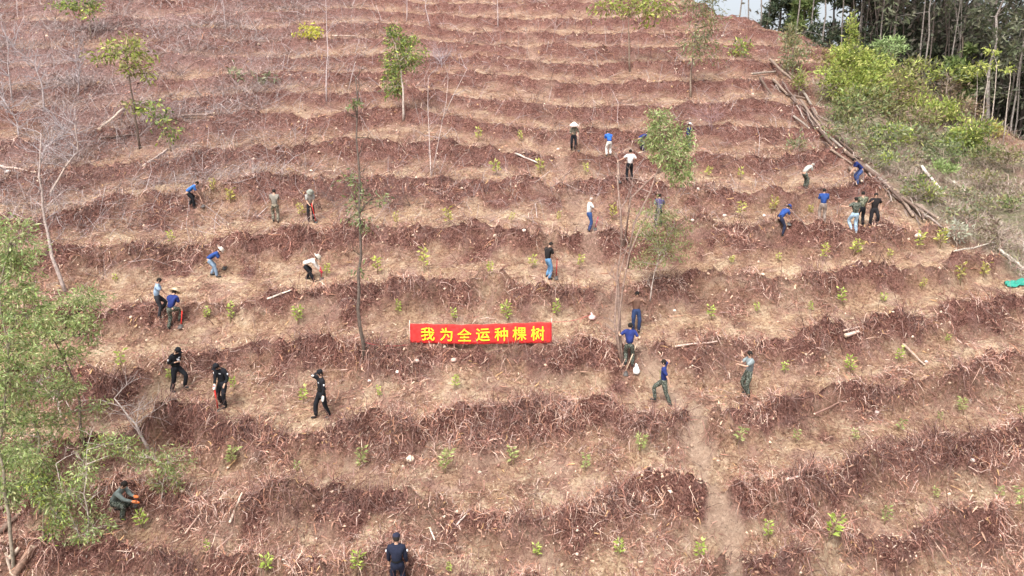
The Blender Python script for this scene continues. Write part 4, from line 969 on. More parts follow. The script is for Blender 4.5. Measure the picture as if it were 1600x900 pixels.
# ------------------------------------------------------------------ banner
def banner():
    (A, da), (B, db) = hit([(641, 548), (862, 542)])
    dep = (da + db) / 2
    TL = W(640, 506, dep); TR = W(862, 503, dep); BL = W(641, 536, dep); BR = W(862, 536, dep)
    root = empty('banner', A, label='long red cloth banner with yellow Chinese characters strung between two thin poles', cat='banner')
    inv = Matrix.Translation(-A)
    xd = (TR - TL); Lw = xd.length
    nx, nz = 60, 8; V = []; 
    def surf(s, t, off=0.0):
        top = TL.lerp(TR, s); bot = BL.lerp(BR, s)
        q = top.lerp(bot, t); q.z -= .05 * math.sin(s * PI) * (1 - .3 * t) + .010 * math.sin(s * 40) * (1 - t)
        q.y += .008 * math.sin(s * 31 + t * 2) + .03 * math.sin(s * 9 + 1) + .008 * math.sin(s * 47 + t * 5) * (.4 + t) - off
        return q
    for i in range(nx + 1):
        for j in range(nz + 1): V.append(surf(i / nx, j / nz))
    F = [(i * (nz + 1) + j, i * (nz + 1) + j + 1, (i + 1) * (nz + 1) + j + 1, (i + 1) * (nz + 1) + j) for i in range(nx) for j in range(nz)]
    red = (.58, .035, .032)
    o = mesh_np('cloth', V, F, M_cloth, root, cols=np.tile(red, (len(V), 1)), smooth=True); o.matrix_parent_inverse = inv
    md = o.modifiers.new('thick', 'SOLIDIFY'); md.thickness = .006; md.offset = 0
    # seams along both ends
    for s in (0.004, .996):
        mb = MB(); mb.tube([surf(s, t / 6, .008) for t in range(7)], .014, 5, (.5, .02, .03)); o = mb.build('hem', M_cloth, root); o.matrix_parent_inverse = inv
    for u, dpt, G in ((640, TL, A), (863, TR, B)):
        g = Vector((dpt.x, dpt.y + .02, gz(dpt.x, dpt.y) - .1)); mb = MB()
        mb.tube([g, Vector((dpt.x, dpt.y + .02, dpt.z + .12))], .016, 6, (.68, .55, .46)); o = mb.build('pole', M_bark, root); o.matrix_parent_inverse = inv
    # lettering
    m, t, p = nodes('yellow_print'); p.inputs['Base Color'].default_value = (.86, .60, .02, 1); p.inputs['Roughness'].default_value = .8
    us = [668, 697, 725.5, 754.5, 783, 811.5, 840]
    hgt = (TL.z - BL.z)
    # the last character is drawn stroke by stroke
    ST = [((.02, .72), (.34, .72)), ((.19, .98), (.19, .0)), ((.18, .66), (.02, .26)), ((.22, .58), (.33, .42)), ((.38, .78), (.60, .78)), ((.60, .80), (.36, .08)), ((.40, .62), (.62, .14)),
          ((.64, .68), (1.0, .68)), ((.88, .97), (.88, .03)), ((.90, .06), (.77, .13)), ((.69, .50), (.76, .30))]
    V = []; F = []; hs = .70 * hgt
    for k, ((x0, y0), (x1, y1)) in enumerate(ST):
        dx, dy = x1 - x0, y1 - y0; L = math.hypot(dx, dy); nx_, ny_ = -dy / L * .052, dx / L * .052
        for m_ in range(5):
            t = m_ / 4; X = x0 + dx * t; Y = y0 + dy * t
            for sg in (1, -1):
                V.append(surf((us[-1] - 640) / 222.0 + (X - .5 + sg * nx_) * hs / Lw, .5 - (Y - .5 + sg * ny_) * hs / hgt, .05 + k * .0006))
        b = k * 10; F += [(b + 2 * q, b + 2 * q + 1, b + 2 * q + 3, b + 2 * q + 2) for q in range(4)]
    o = mesh_np('character', V, F, m, root); o.matrix_parent_inverse = inv
    for ch, u in zip('我为全运种棵', us):
        cu = bpy.data.curves.new('t', 'FONT'); cu.body = ch; cu.size = 1.0; cu.offset = .012; cu.align_x = 'CENTER'; cu.resolution_u = 3
        to = bpy.data.objects.new('t', cu); COL.objects.link(to)
        bpy.context.view_layer.update()
        me = bpy.data.meshes.new_from_object(to.evaluated_get(bpy.context.evaluated_depsgraph_get()))
        bpy.data.objects.remove(to); bpy.data.curves.remove(cu)
        co = np.array([v.co[:] for v in me.vertices])
        if len(co) == 0: continue
        cx = (co[:, 0].min() + co[:, 0].max()) / 2; cy = (co[:, 1].min() + co[:, 1].max()) / 2
        sc = .64 * hgt / .9
        s0 = (u - 640) / 222.0
        for v in me.vertices:
            s = s0 + (v.co.x - cx) * sc * 1.08 / Lw
            tt = .5 - (v.co.y - cy) * sc / hgt
            v.co = surf(min(max(s, 0), 1), tt, .05)
        me.materials.clear(); me.materials.append(m); me.name = 'character'
        o = bpy.data.objects.new('character', me); COL.objects.link(o); o.parent = root; o.matrix_parent_inverse = inv
        for pl in me.polygons: pl.material_index = 0
    # ropes: from the top right corner to the bundle, from the lower left corner to the thin tree
    G1 = hit1(925, 497)[0]; G2 = hit1(566, 548)[0]
    for a, b in ((TR, G1 + Vector((0, 0, .15))), (BL + Vector((0, .02, -.05)), G2 + Vector((0, 0, .3)))):
        mb = MB(); mb.tube([a.lerp(b, k / 6) - Vector((0, 0, .10 * math.sin(k / 6 * PI))) for k in range(7)], .008, 4, (.62, .12, .12)); o = mb.build('rope', M_cloth, root); o.matrix_parent_inverse = inv
banner()

# ------------------------------------------------------------------ saplings planted along the benches
SAP_BARK = (.28, .22, .12)
PALS = [[(.52, .56, .12), (.42, .48, .10), (.60, .60, .2)], [(.44, .56, .12), (.54, .62, .18), (.36, .46, .10)], [(.42, .46, .18), (.50, .52, .24), (.34, .40, .15)], [(.52, .47, .12), (.44, .42, .12), (.56, .52, .2)]]
def sapling_mesh(pal, n, h, spread, seed):
    random.seed(seed); tb = MB(); lb = MB()
    tops = [Vector((random.uniform(-.08, .08), random.uniform(-.08, .08), h * .9))]
    mid = tops[0] * .5 + Vector((random.uniform(-.03, .03), 0, 0))
    tb.tube([Vector((0, 0, -.05)), mid, tops[0]], [.014, .010, .005], 5, SAP_BARK)
    P = []; D = []
    for k in range(n):
        t = .25 + .75 * (k / n); a = k * 2.4 + random.uniform(-.4, .4)
        s = Vector((0, 0, 0)).lerp(tops[0], t) if t > .5 else mid * (t * 2)
        e = s + Vector((math.cos(a), math.sin(a), random.uniform(.3, 1.0))) * spread * random.uniform(.25, .8)
        tb.tube([s, e], [.005, .003], 3, SAP_BARK, cap=False)
        for q in range(3):
            P.append(s.lerp(e, random.uniform(.5, 1.05))); D.append(Vector((math.cos(a) + random.gauss(0, .5), math.sin(a) + random.gauss(0, .5), random.uniform(-.2, .9))).normalized())
    P = np.array([p[:] for p in P]); D = np.array([d[:] for d in D])
    lb.quads(leaf_quads(P, D, .09 + .06 * rng.random(len(P)), .035 + .025 * rng.random(len(P))), pick_cols(len(P), pal, .15))
    return tb, lb
protos = {}
k = 0
for row, (kind, pts) in SAPS.items():
    hs = SAP_HIT[row]
    adj = ['yellow green', 'fresh green', 'pale green', 'yellowish'][kind]
    for i, (P, d) in enumerate(hs):
        v = k % 3; k += 1
        key = (kind, v)
        inst = empty('sapling', P, rz=random.uniform(0, 6.28), label='%s sapling, %s from left in %s' % (adj, ORD[i], row), cat='sapling', group='saplings planted along the terraces')
        if key not in protos:
            st = random.getstate()
            tb, lb = sapling_mesh(PALS[kind], [13, 16, 20][v], [.50, .62, .56][v], [.10, .11, .14][v], 50 + kind * 3 + v)
            random.setstate(st)
            protos[key] = (tb.build('stem', M_bark, inst), lb.build('foliage', M_leaf, inst, smooth=False))
        else:
            for src in protos[key]:
                c = src.copy(); COL.objects.link(c); c.parent = inst
        s = random.uniform(.6, 1.35) * (1.25 if P.y > 26 else 1.0)
        s *= .96; inst.scale = (s, s, s * random.uniform(.85, 1.2)); inst.rotation_euler[0] = random.gauss(0, .10); inst.rotation_euler[1] = random.gauss(0, .10)

# ------------------------------------------------------------------ people
SKINC = (.52, .32, .23)
def ik(a, b, l1, l2, pole):
    a = Vector(a); b = Vector(b); d = b - a; L = max(min(d.length, (l1 + l2) * .995), .05)
    dn = d.normalized(); b = a + dn * L
    x = (l1 * l1 - l2 * l2 + L * L) / (2 * L); h = math.sqrt(max(l1 * l1 - x * x, 0))
    p = Vector(pole) - dn * Vector(pole).dot(dn); p.normalize()
    return a + dn * x + p * h, b
def skin_obj(name, verts, edges, rad, mat, col, parent, root=0, sub=1):
    me = bpy.data.meshes.new(name); me.from_pydata([tuple(v) for v in verts], edges, [])
    o = bpy.data.objects.new(name, me); COL.objects.link(o); o.parent = parent
    o.modifiers.new('Skin', 'SKIN').use_smooth_shade = True
    if not me.skin_vertices: return o
    for i, r in enumerate(rad):
        sv = me.skin_vertices[0].data[i]; sv.radius = r if hasattr(r, '__len__') else (r, r); sv.use_root = (i == root); sv.use_loose = False
    s = o.modifiers.new('Sub', 'SUBSURF'); s.levels = sub; s.render_levels = sub
    dg = bpy.context.evaluated_depsgraph_get(); 
    PENDING.append((o, mat, col))
    return o
PENDING = []
def flush():
    """turn the skinned skeletons into plain meshes"""
    bpy.context.view_layer.update()
    dg = bpy.context.evaluated_depsgraph_get()
    done = []
    for o, mat, col in PENDING:
        me = bpy.data.meshes.new_from_object(o.evaluated_get(dg)); done.append((o, me, mat, col))
    for o, me, mat, col in done:
        o.modifiers.clear(); old = o.data; o.data = me; bpy.data.meshes.remove(old); me.name = o.name
        if o.name.startswith(('shirt', 'trousers')):
            nv = len(me.vertices); co = np.zeros(nv * 3, np.float32); me.vertices.foreach_get('co', co); co = co.reshape(-1, 3)
            w = gnoise(co[:, 0] * 9 + co[:, 1] * 5, co[:, 2] * 13, nv % 97) * .016; cx = co.mean(axis=0)
            co[:, 0] += w; co[:, 1] += w * .8; me.vertices.foreach_set('co', co.ravel())
        me.materials.clear(); me.materials.append(mat)
        me.polygons.foreach_set('use_smooth', np.ones(len(me.polygons), bool))
        a = me.color_attributes.new('col', 'FLOAT_COLOR', 'POINT'); c = np.ones((len(me.vertices), 4), np.float32); c[:, :3] = col
        a.data.foreach_set('color', c.ravel()); me.update()
    PENDING.clear()

def person(label, uv, yaw, shirt, trousers, bend=0, legs=None, lh=None, rh=None, head=None, hat=None, sleeve='short', gloves=None,
           scale=1.0, crouch=0.0, nod=10, hairc=(.02, .016, .014), shoe=(.03, .03, .03), badge=False, look=0, side=0, P=None, mats=(None, None)):
    """uv: where the feet stand. yaw 0 looks uphill, 90 left, 180 at the drone. Hands: (right, forward, up) targets in body frame, from ground level"""
    if P is None: P, _ = hit1(*uv)
    root = empty('person', P, rz=R(yaw), label=label, cat='person')
    Mw = Matrix.Translation(P) @ Matrix.Rotation(R(yaw), 4, 'Z')
    H = .845 * scale
    def gr(x, y):
        q = Mw @ Vector((x, y, 0)); return max(-.5, min(.6, gz(q.x, q.y) - P.z))
    legs = legs or ((-.12, .02, 0), (.12, -.02, 0))
    feet = []
    for (x, y, up) in legs: feet.append(Vector((x * H, y * H, gr(x * H, y * H) + up + .07)))
    gl = min(f.z for f in feet) - .07
    pel = Vector(((feet[0].x + feet[1].x) / 2 + side * .2, (feet[0].y + feet[1].y) / 2 - bend * .0030, gl + (.955 - crouch - .0012 * bend) * H))
    ba = R(bend); ax = Vector((side, math.sin(ba), math.cos(ba))).normalized()
    fw = Vector((0, math.cos(ba), -math.sin(ba)))
    rt = Vector((1, 0, 0)); rt = (rt - ax * rt.dot(ax)).normalized()
    waist = pel + ax * .16 * H; chest = pel + ax * .38 * H; ntop = pel + ax * .50 * H
    na = ba * .75 + R(nod); hax = Vector((side * .5 + math.sin(R(look)) * .0, math.sin(na), math.cos(na))).normalized()
    neck = ntop + hax * .055 * H; hb = ntop + hax * .10 * H; hm = ntop + hax * .18 * H; ht = ntop + hax * .24 * H
    hf = Vector((math.sin(R(look)), math.cos(na) * math.cos(R(look)), -math.sin(na) * .8)).normalized()
    shl = [chest - rt * .185 * H + ax * .075 * H, chest + rt * .185 * H + ax * .075 * H]
    hip = [pel - rt * .095 * H - Vector((0, 0, .03)), pel + rt * .095 * H - Vector((0, 0, .03))]
    knees = []; ank = []
    for i in (0, 1):
        k, a = ik(hip[i], feet[i], .44 * H, .43 * H, Vector(((-.15, .15)[i], 1, .15))); knees.append(k); ank.append(a)
    hands = []; elb = []
    dflt = [Vector((-.27, .06 + .003 * bend, pel.z - gl - .10)), Vector((.27, .06 + .003 * bend, pel.z - gl - .10))]
    for i, h in enumerate((lh, rh)):
        t = Vector(h) * H if h is not None else dflt[i]
        t = Vector((t.x, t.y, t.z + gl))
        e, w = ik(shl[i], t, .29 * H, .25 * H, Vector(((-.5, .5)[i], -.7, -.5))); elb.append(e); hands.append(w)
    # ---- body: one continuous surface
    V = [pel, waist, chest, ntop, neck, hb, hm, ht]; Rd = [(.095 * H, .07 * H), (.09 * H, .065 * H), (.105 * H, .072 * H), (.06 * H, .05 * H), .05 * H, (.062 * H, .07 * H), (.075 * H, .092 * H), (.058 * H, .068 * H)]
    E = [(0, 1), (1, 2), (2, 3), (3, 4), (4, 5), (5, 6), (6, 7)]
    V.append(hm + hf * .088 * H - hax * .02 * H); Rd.append(.016 * H); E.append((6, 8))     # nose
    for i in (0, 1):
        b = len(V); wr = hands[i]; fa = (wr - elb[i]).normalized()
        sd_ = fa.cross(Vector((0, 0, 1)) if abs(fa.z) < .9 else Vector((0, 1, 0))).normalized()
        V += [shl[i], elb[i], wr, wr + fa * .06 * H]; Rd += [.045 * H, .038 * H, .028 * H, (.036 * H, .022 * H)]
        E += [(2, b), (b, b + 1), (b + 1, b + 2), (b + 2, b + 3)]
        curl = fa.cross(sd_) * ((-1) ** i)
        for j, (o_, L) in enumerate(((-.03, .055), (-.01, .068), (.01, .064), (.03, .05))):
            c = len(V); kn = wr + fa * (.085 + .0) * H + sd_ * o_ * H
            V += [kn, kn + fa * L * .5 * H + curl * .01, kn + fa * L * .8 * H + curl * .035]; Rd += [.0095 * H, .009 * H, .008 * H]; E += [(b + 3, c), (c, c + 1), (c + 1, c + 2)]
        c = len(V); V += [wr + fa * .035 * H + sd_ * .042 * H + curl * .01, wr + fa * .075 * H + sd_ * .055 * H + curl * .03]; Rd += [.011 * H, .009 * H]; E += [(b + 2, c), (c, c + 1)]
        b = len(V)
        V += [hip[i], knees[i], ank[i], ank[i] + Vector((0, .13 * H, -.035))]; Rd += [.066 * H, .045 * H, .03 * H, (.028 * H, .02 * H)]
        E += [(0, b), (b, b + 1), (b + 1, b + 2), (b + 2, b + 3)]
    skin_obj('body', V, E, Rd, M_skin, SKINC, root)
    # ---- shirt
    V = [pel - ax * .05 * H, waist, chest, ntop + ax * .035]; Rd = [(.168 * H, .135 * H), (.150 * H, .118 * H), (.182 * H, .132 * H), (.09 * H, .082 * H)]; E = [(0, 1), (1, 2), (2, 3)]
    for i in (0, 1):
        b = len(V); en = elb[i] if sleeve == 'long' else shl[i].lerp(elb[i], .85)
        V += [shl[i] + rt * (-.01, .01)[i], en]; Rd += [.088 * H, .066 * H]; E += [(2, b), (b, b + 1)]
        if sleeve == 'long': V.append(elb[i].lerp(hands[i], .93)); Rd.append(.042 * H); E.append((b + 1, b + 2))
    skin_obj('shirt', V, E, Rd, mats[0] or M_cloth, shirt, root)
    # ---- trousers
    V = [pel + ax * .10 * H, pel - Vector((0, 0, .02))]; Rd = [(.145 * H, .115 * H), (.155 * H, .128 * H)]; E = [(0, 1)]
    for i in (0, 1):
        b = len(V); V += [hip[i].lerp(knees[i], .18), knees[i], ank[i] + Vector((0, 0, -.03))]; Rd += [.115 * H, .085 * H, .074 * H]; E += [(1, b), (b, b + 1), (b + 1, b + 2)]
    skin_obj('trousers', V, E, Rd, mats[1] or M_cloth, trousers, root)
    for i in (0, 1):
        a = ank[i]; V = [a + Vector((0, -.05, -.035)), a + Vector((0, .06, -.04)), a + Vector((0, .16, -.045))]
        skin_obj('shoe', V, [(0, 1), (1, 2)], [.05 * H, .05 * H, .038 * H], M_cloth, shoe, root)
    # ---- hair, eyes, hat
    q = hax.rotation_difference(Vector((0, 0, 1))).inverted().to_matrix() if False else Vector((0, 0, 1)).rotation_difference(hax).to_matrix()
    mb = MB(); prof = [(.07 * H, -.06 * H), (.09 * H, -.02 * H), (.096 * H, .03 * H), (.088 * H, .065 * H), (.066 * H, .10 * H), (.03 * H, .118 * H), (.001, .122 * H)]
    mb.lathe(hm - hf * .014 * H, prof, 12, hairc, q); o = mb.build('hair', M_cloth, root)
    if 120 < (yaw % 360) < 250 or (yaw % 360) in (90, 270) or True:
        for s in (-1, 1):
            e = MB(); sdv = hf.cross(hax).normalized(); c0 = hm + hf * .083 * H + sdv * s * .03 * H + hax * .012 * H
            e.lathe(c0, [(.001, -.009), (.009, 0), (.001, .009)], 6, (.03, .02, .02)); e.build('eye', M_cloth, root)
            e = MB(); c0 = hm + sdv * s * .083 * H - hax * .01 * H
            e.lathe(c0, [(.001, -.028), (.014, -.012), (.017, .008), (.001, .026)], 6, SKINC, q); e.build('ear', M_skin, root)
    hc = hm + hax * .045 * H
    if hat:
        kind, hcol = hat
        if kind == 'cap':
            t = MB(); t.lathe(hc, [(.098 * H, -.005), (.106 * H, .03), (.10 * H, .062), (.06 * H, .085), (.001, .09)], 14, hcol, q)
            c = hc + hf * .125 * H; sdv = hf.cross(hax).normalized(); Mx = Matrix((sdv, hf, hax)).transposed()
            t.box(c, (.15 * H, .11 * H, .014), Mx, hcol); t.build('cap', M_cloth, root)
        elif kind == 'cone':
            t = MB(); t.lathe(hc, [(.02, .0), (.235, -.045), (.24, -.035), (.12, .055), (.001, .15)], 18, hcol, q); t.build('conical_hat', M_cloth, root)
        else:
            w = .20 if kind == 'straw' else .16
            t = MB(); t.lathe(hc, [(.095, -.005), (w, -.02), (w + .005, -.008), (.108, .012), (.102, .085), (.06, .10), (.001, .102)], 16, hcol, q); t.build('brimmed_hat', M_cloth, root)
    if gloves:
        for i in (0, 1):
            if gloves[1] in ('both', i):
                wr = hands[i]; fa = (wr - elb[i]).normalized()
                V = [wr - fa * .02, wr + fa * .06, wr + fa * .12, wr + fa * .17]
                skin_obj('glove', V, [(0, 1), (1, 2), (2, 3)], [(.036, .036), (.048, .034), (.045, .03), (.03, .02)], M_cloth, gloves[0], root)
    if badge:
        for s in (0, 1):
            t = MB(); c = shl[s].lerp(elb[s], .45) + rt * (-.062, .062)[s] * 1.0
            t.lathe(c, [(.001, -.035), (.02, -.02), (.026, .005), (.02, .03), (.001, .034)], 6, (.75, .76, .78)); t.build('shoulder_badge', M_cloth, root)
        t = MB(); c = chest + fw * .118 * H - rt * .06; t.box(c, (.07, .01, .03), None, (.6, .62, .66)); t.build('chest_badge', M_cloth, root)
        t = MB(); c = waist - ax * .05; t.lathe(c, [(.156 * H, -.02), (.159 * H, 0), (.156 * H, .02)], 14, (.012, .012, .012)); t.build('belt', M_cloth, root)
    return root, [Mw @ (h + (h - e).normalized() * .08) for h, e in zip(hands, elb)], Mw

def hoe(label, top, foot, col=(.55, .40, .28), r=.016, head=True, hcol=(.10, .09, .085), cat='hoe', name='hoe', yaw=0):
    top = Vector(top); foot = Vector(foot)
    root = empty(name, foot, label=label, cat=cat); inv = Matrix.Translation(-foot)
    mb = MB(); mb.tube([foot, foot.lerp(top, .5), top], r, 7, col); o = mb.build('handle', M_bark, root); o.matrix_parent_inverse = inv
    if head:
        d = (top - foot).normalized(); Mz = Matrix.Rotation(yaw, 3, 'Z')
        mb = MB(); mb.box(foot + Mz @ Vector((0, -.07, -.02)), (.15, .2, .022), Mz @ Matrix.Rotation(.5, 3, 'X'), hcol)
        mb.tube([foot - d * .02, foot + d * .06], .028, 7, hcol); o = mb.build('blade', M_metal, root); o.matrix_parent_inverse = inv
def tool(label, hands, uv, col=(.60, .05, .04), i=1, over=.35, **k):
    """a hoe through the given hand down to the ground at uv"""
    F, _ = hit1(*uv); h = hands[i]; d = (h - F); 
    hoe(label, h + d.normalized() * over, F + Vector((0, 0, .02)), col, **k)

BLK = (.012, .013, .017); NVY = (.016, .02, .04); BLUE = (.028, .070, .25); DBLUE = (.022, .036, .155); WHITE = (.74, .74, .74); JEAN = (.10, .19, .33); DJEAN = (.03, .05, .12); GREY = (.20, .20, .19); KH = (.30, .27, .22)
SH = (.035, .03, .028)
r_, h_, m_ = person('leftmost officer in black, one foot up the bank, looking at a phone', (273, 610), -110, BLK, BLK, bend=6, legs=((-.13, .36, .14), (.10, -.05, 0)), lh=(-.08, .28, 1.18), rh=(.10, .27, 1.18), hat=('cap', BLK), sleeve='long', badge=True, nod=35)
ph = MB(); ph.box((0, 0, 0), (.08, .012, .16), Matrix.Rotation(.6, 3, 'X'), (.55, .57, .62)); o = ph.build('phone', M_plastic); o.location = (h_[0] + h_[1]) / 2 + Vector((0, 0, .03)); tag(o, 'small phone held by the leftmost officer', 'phone')
r_, h_, m_ = person('officer in black uniform standing over a red handled hoe, middle of three', (350, 634), 160, BLK, BLK, bend=10, legs=((-.12, .05, 0), (.12, -.06, 0)), lh=(-.30, .20, .95), rh=(.08, .30, .82), hat=('cap', BLK), sleeve='long', badge=True, nod=38, gloves=((.72, .70, .68), 1), look=20)
tool('red handled hoe with dark blade held upright by the middle officer', h_, (341, 642), i=1, over=.06, r=.026)
r_, h_, m_ = person('officer in black uniform walking left with a white gloved hand raised to the cap', (506, 652), 125, BLK, BLK, legs=((-.12, -.18, 0), (.12, .24, 0)), lh=(-.27, .08, .80), rh=(.16, .26, 1.56), hat=('cap', BLK), sleeve='long', badge=True, nod=5, gloves=((.74, .73, .70), 'both'))
r_, h_, m_ = person('officer in navy uniform and cap seen from behind at the bottom edge', (622, 930), 2, NVY, NVY, bend=4, lh=(-.24, .14, .82), rh=(.26, .12, .80), hat=('cap', (.03, .032, .06)), sleeve='long', badge=True, nod=12)
r_, h_, m_ = person('man in light blue shirt and black trousers standing at the left', (249, 494), -70, (.33, .46, .62), (.03, .03, .035), lh=(-.15, .34, .95), rh=(.2, .36, .95), bend=8, nod=25)
r_, h_, m_ = person('worker in dark blue shirt and straw hat seen from behind with one knee raised', (268, 516), -15, DBLUE, (.07, .09, .06), bend=24, legs=((-.10, -.05, 0), (.24, .22, .18)), lh=(-.05, .38, .75), rh=(.34, .36, .62), hat=('straw', (.66, .54, .36)), nod=20, mats=(None, M_camod))
tool('red handled hoe lying in the right hand of the straw hat worker', h_, (283, 510), i=1, over=.05, r=.022)
r_, h_, m_ = person('man in bright blue shirt and light jeans bending to dig with a white hat', (334, 432), -72, BLUE, (.22, .30, .40), bend=58, legs=((-.14, -.12, 0), (.14, .16, 0)), lh=(-.02, .62, .38), rh=(.12, .68, .30), hat=('bucket', (.62, .55, .48)), sleeve='short', nod=10)
tool('short brown hoe in the hands of the digging man in bright blue', h_, (352, 418), col=(.4, .22, .15), i=1, over=.1)
r_, h_, m_ = person('stooping worker in white top and wide hat with red gloves and black trousers', (484, 439), -80, (.66, .60, .56), BLK, bend=72, legs=((-.13, -.16, 0), (.13, .22, 0)), lh=(-.05, .50, .55), rh=(.10, .52, .48), hat=('straw', (.52, .47, .40)), nod=0, gloves=((.6, .04, .08), 'both'), sleeve='long')
tool('dark red hoe used by the stooping worker in white', h_, (503, 436), col=(.45, .05, .06), i=1, over=.2)
r_, h_, m_ = person('man in blue shirt bending over at the far left, black trousers', (300, 326), -65, (.05, .16, .46), BLK, bend=52, lh=(-.05, .5, .5), rh=(.1, .5, .45), legs=((-.12, -.1, 0), (.12, .12, 0)))
tool('thin brown hoe of the man bending at the far left', h_, (318, 322), col=(.40, .25, .18), i=1, over=.1)
r_, h_, m_ = person('man in grey shirt and light camouflage trousers seen from behind', (431, 347), 12, (.23, .21, .18), KH, bend=4, lh=(-.2, .25, .9), rh=(.18, .28, .92), mats=(None, M_camoo), nod=12)
r_, h_, m_ = person('worker in bucket hat leaning over a red tool beside the dark branch heap', (486, 345), 205, (.34, .33, .31), BLK, bend=24, lh=(-.05, .36, .80), rh=(.10, .34, .90), hat=('bucket', (.26, .27, .23)), sleeve='short', nod=25)
tool('red handled hoe of the bucket hat worker', h_, (494, 348), i=0, over=.15, r=.022)
r_, h_, m_ = person('man in black shirt and blue jeans looking down, left of the path', (856, 435), -55, (.018, .016, .017), (.12, .25, .42), bend=8, lh=(-.05, .32, 1.02), rh=(.16, .34, .98), nod=32)
tool('dark red hoe held by the man in black shirt', h_, (869, 434), col=(.42, .05, .05), i=1, over=.05, r=.02)
r_, h_, m_ = person('man in white shirt and blue jeans holding a red tool beside the path', (920, 360), -80, WHITE, (.035, .075, .20), bend=6, lh=(-.05, .40, 1.05), rh=(.14, .42, 1.08), nod=18, hairc=(.45, .34, .3))
tool('red and blue handled tool of the man in white shirt', h_, (930, 358), col=(.40, .05, .10), i=1, over=-.25, r=.022)
r_, h_, m_ = person('man in purple plaid shirt behind the forked tree', (1029, 354), 10, (.1, .1, .2), (.04, .045, .05), bend=6, lh=(-.3, .15, .9), rh=(.3, .15, .9), mats=(M_plaid, None))
r_, h_, m_ = person('man in brown shirt and dark jeans standing just above the leaning man', (993, 518), 180, (.20, .115, .085), DJEAN, bend=2, lh=(-.22, .22, 1.38), rh=(.22, .22, 1.38), sleeve='long', nod=14)
r_, h_, m_ = person('man in dark blue shirt leaning towards the forked trunk with a long hoe', (982, 572), -12, DBLUE, (.07, .09, .06), bend=12, legs=((-.12, -.02, 0), (.14, .02, 0)), lh=(-.42, .12, 1.32), rh=(.34, .16, 1.05), mats=(None, M_camod), nod=5)
tool('long wooden hoe slanting from the hand of the leaning man', h_, (977, 583), col=(.66, .50, .36), i=1, over=.15, r=.018)
r_, h_, m_ = person('man in dark blue shirt on the path, one leg out left, arm raised', (1047, 630), 78, DBLUE, (.07, .09, .06), bend=3, legs=((-.10, -.02, 0), (.06, .55, .10)), lh=(-.26, .02, .82), rh=(.12, .34, 1.66), mats=(None, M_camod), nod=5)
r_, h_, m_ = person('man in grey shirt and camouflage trousers, hands held out, right of the path', (1168, 617), 100, (.22, .26, .27), (.07, .09, .06), bend=2, lh=(-.10, .45, 1.28), rh=(.06, .46, 1.33), mats=(None, M_camod), nod=6)
r_, h_, m_ = person('worker in white conical hat, camouflage top and black trousers', (896, 235), 180, (.1, .1, .08), BLK, bend=6, lh=(-.26, .2, 1.0), rh=(.1, .25, 1.1), hat=('cone', (.80, .78, .72)), mats=(M_camoo, None), sleeve='long', nod=14)
tool('thin wooden hoe of the conical hat worker', h_, (904, 236), col=(.5, .38, .28), i=0, over=.2)
r_, h_, m_ = person('person in blue top and white trousers bending away', (951, 244), 15, (.03, .12, .45), (.70, .69, .66), bend=34, lh=(-.1, .4, .7), rh=(.1, .4, .7), nod=35)
r_, h_, m_ = person('worker in dark blue bending low left of the green crown', (1003, 236), -60, DBLUE, (.05, .06, .1), bend=66, lh=(-.05, .6, .35), rh=(.1, .6, .35))
r_, h_, m_ = person('man in navy shirt and pale cap holding a pole right of the green crown', (1074, 235), -85, (.025, .035, .12), (.05, .07, .13), bend=5, lh=(-.05, .36, 1.05), rh=(.14, .40, 1.0), hat=('cap', (.62, .60, .58)), nod=10)
tool('thin pole held by the man in navy shirt', h_, (1084, 242), col=(.6, .42, .36), i=1, over=.1, head=False, cat='pole', name='wooden_pole')
r_, h_, m_ = person('man in white shirt and black trousers, one arm stretched to a pole', (984, 281), 8, WHITE, BLK, legs=((-.16, 0, 0), (.14, .05, 0)), lh=(-.62, .12, 1.14), rh=(.34, .22, 1.2), nod=4)
tool('upright wooden hoe at arm length of the white shirted man', h_, (968, 284), col=(.62, .45, .34), i=0, over=.05)
r_, h_, m_ = person('worker in pale grey shirt and camouflage trousers bending, right upper slope', (1258, 294), -75, (.42, .42, .38), (.07, .09, .06), bend=46, lh=(-.02, .48, .55), rh=(.08, .46, .5), mats=(None, M_camod), nod=40, hairc=(.3, .28, .25))
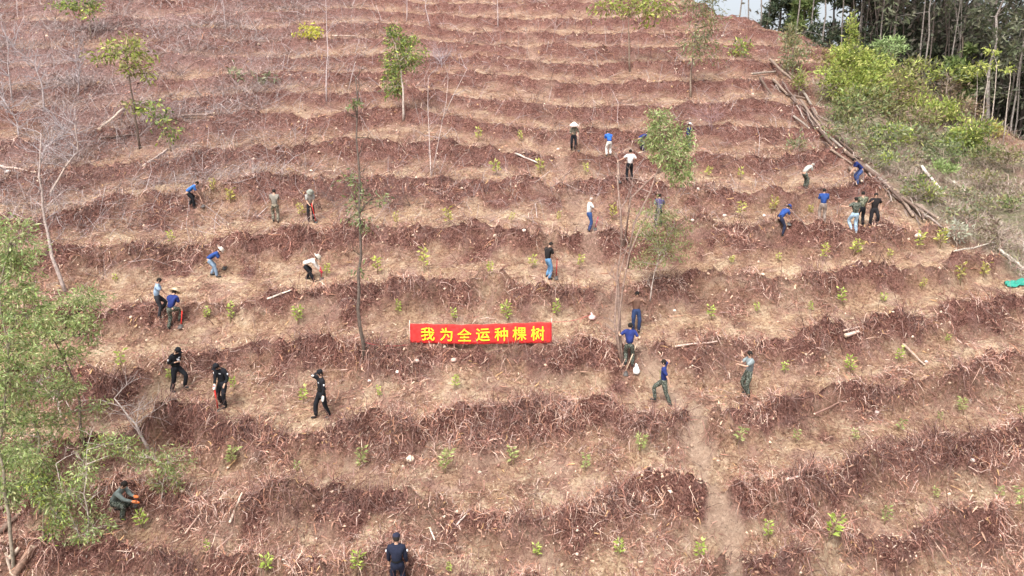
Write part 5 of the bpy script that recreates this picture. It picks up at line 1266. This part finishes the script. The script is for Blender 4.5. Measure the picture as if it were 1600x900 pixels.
r_, h_, m_ = person('man in blue shirt and cap stooping to the right over a hoe, navy trousers', (1221, 359), -72, BLUE, (.025, .03, .06), bend=42, lh=(-.02, .5, .7), rh=(.10, .52, .66), hat=('cap', (.02, .05, .2)), nod=15)
tool('brown hoe of the stooping man in blue shirt and cap', h_, (1232, 350), col=(.5, .33, .25), i=1, over=.1)
r_, h_, m_ = person('man in blue shirt and khaki trousers left of the group of three', (1284, 346), -10, BLUE, (.27, .22, .19), bend=5, lh=(-.22, .16, .85), rh=(.24, .16, .88))
r_, h_, m_ = person('worker in dark blue bending beside the log pile', (1340, 289), 80, DBLUE, (.05, .08, .2), bend=44, lh=(-.05, .45, .6), rh=(.1, .45, .55))
r_, h_, m_ = person('man in dark camouflage shirt and light blue jeans stretching an arm to a pole', (1334, 358), 6, (.05, .06, .05), (.34, .47, .60), bend=2, lh=(-.60, .16, 1.30), rh=(.24, .18, .9), mats=(M_camod, None), shoe=(.5, .5, .52))
tool('tall wooden pole in the outstretched hand of the man in light jeans', h_, (1308, 348), col=(.62, .46, .38), i=0, over=.15, head=False, cat='pole', name='wooden_pole')
r_, h_, m_ = person('man in green camouflage shirt and black trousers behind the man in light jeans', (1344, 353), -4, (.1, .1, .08), BLK, bend=3, lh=(-.24, .2, .9), rh=(.24, .2, .9), mats=(M_camo, None))
r_, h_, m_ = person('man in black shirt and trousers with a hand on his hip beside the logs', (1363, 353), 165, (.02, .017, .018), (.016, .015, .017), legs=((-.17, 0, 0), (.15, .08, 0)), lh=(-.30, -.02, .98), rh=(.20, .24, 1.3), nod=5)
r_, h_, m_ = person('man in grey shirt and dark camouflage trousers crouching in the shrubs with orange gloves', (186, 806), -95, (.17, .20, .19), (.07, .09, .06), bend=38, crouch=.36, legs=((-.14, -.16, 0), (.14, .18, .0)), lh=(-.02, .56, .72), rh=(.12, .58, .62), gloves=((.80, .22, .07), 'both'), mats=(None, M_camod), sleeve='long', nod=8)
tool('dark handled hoe in the orange gloves of the crouching man', h_, (213, 786), col=(.25, .12, .08), i=1, over=.1)
flush()
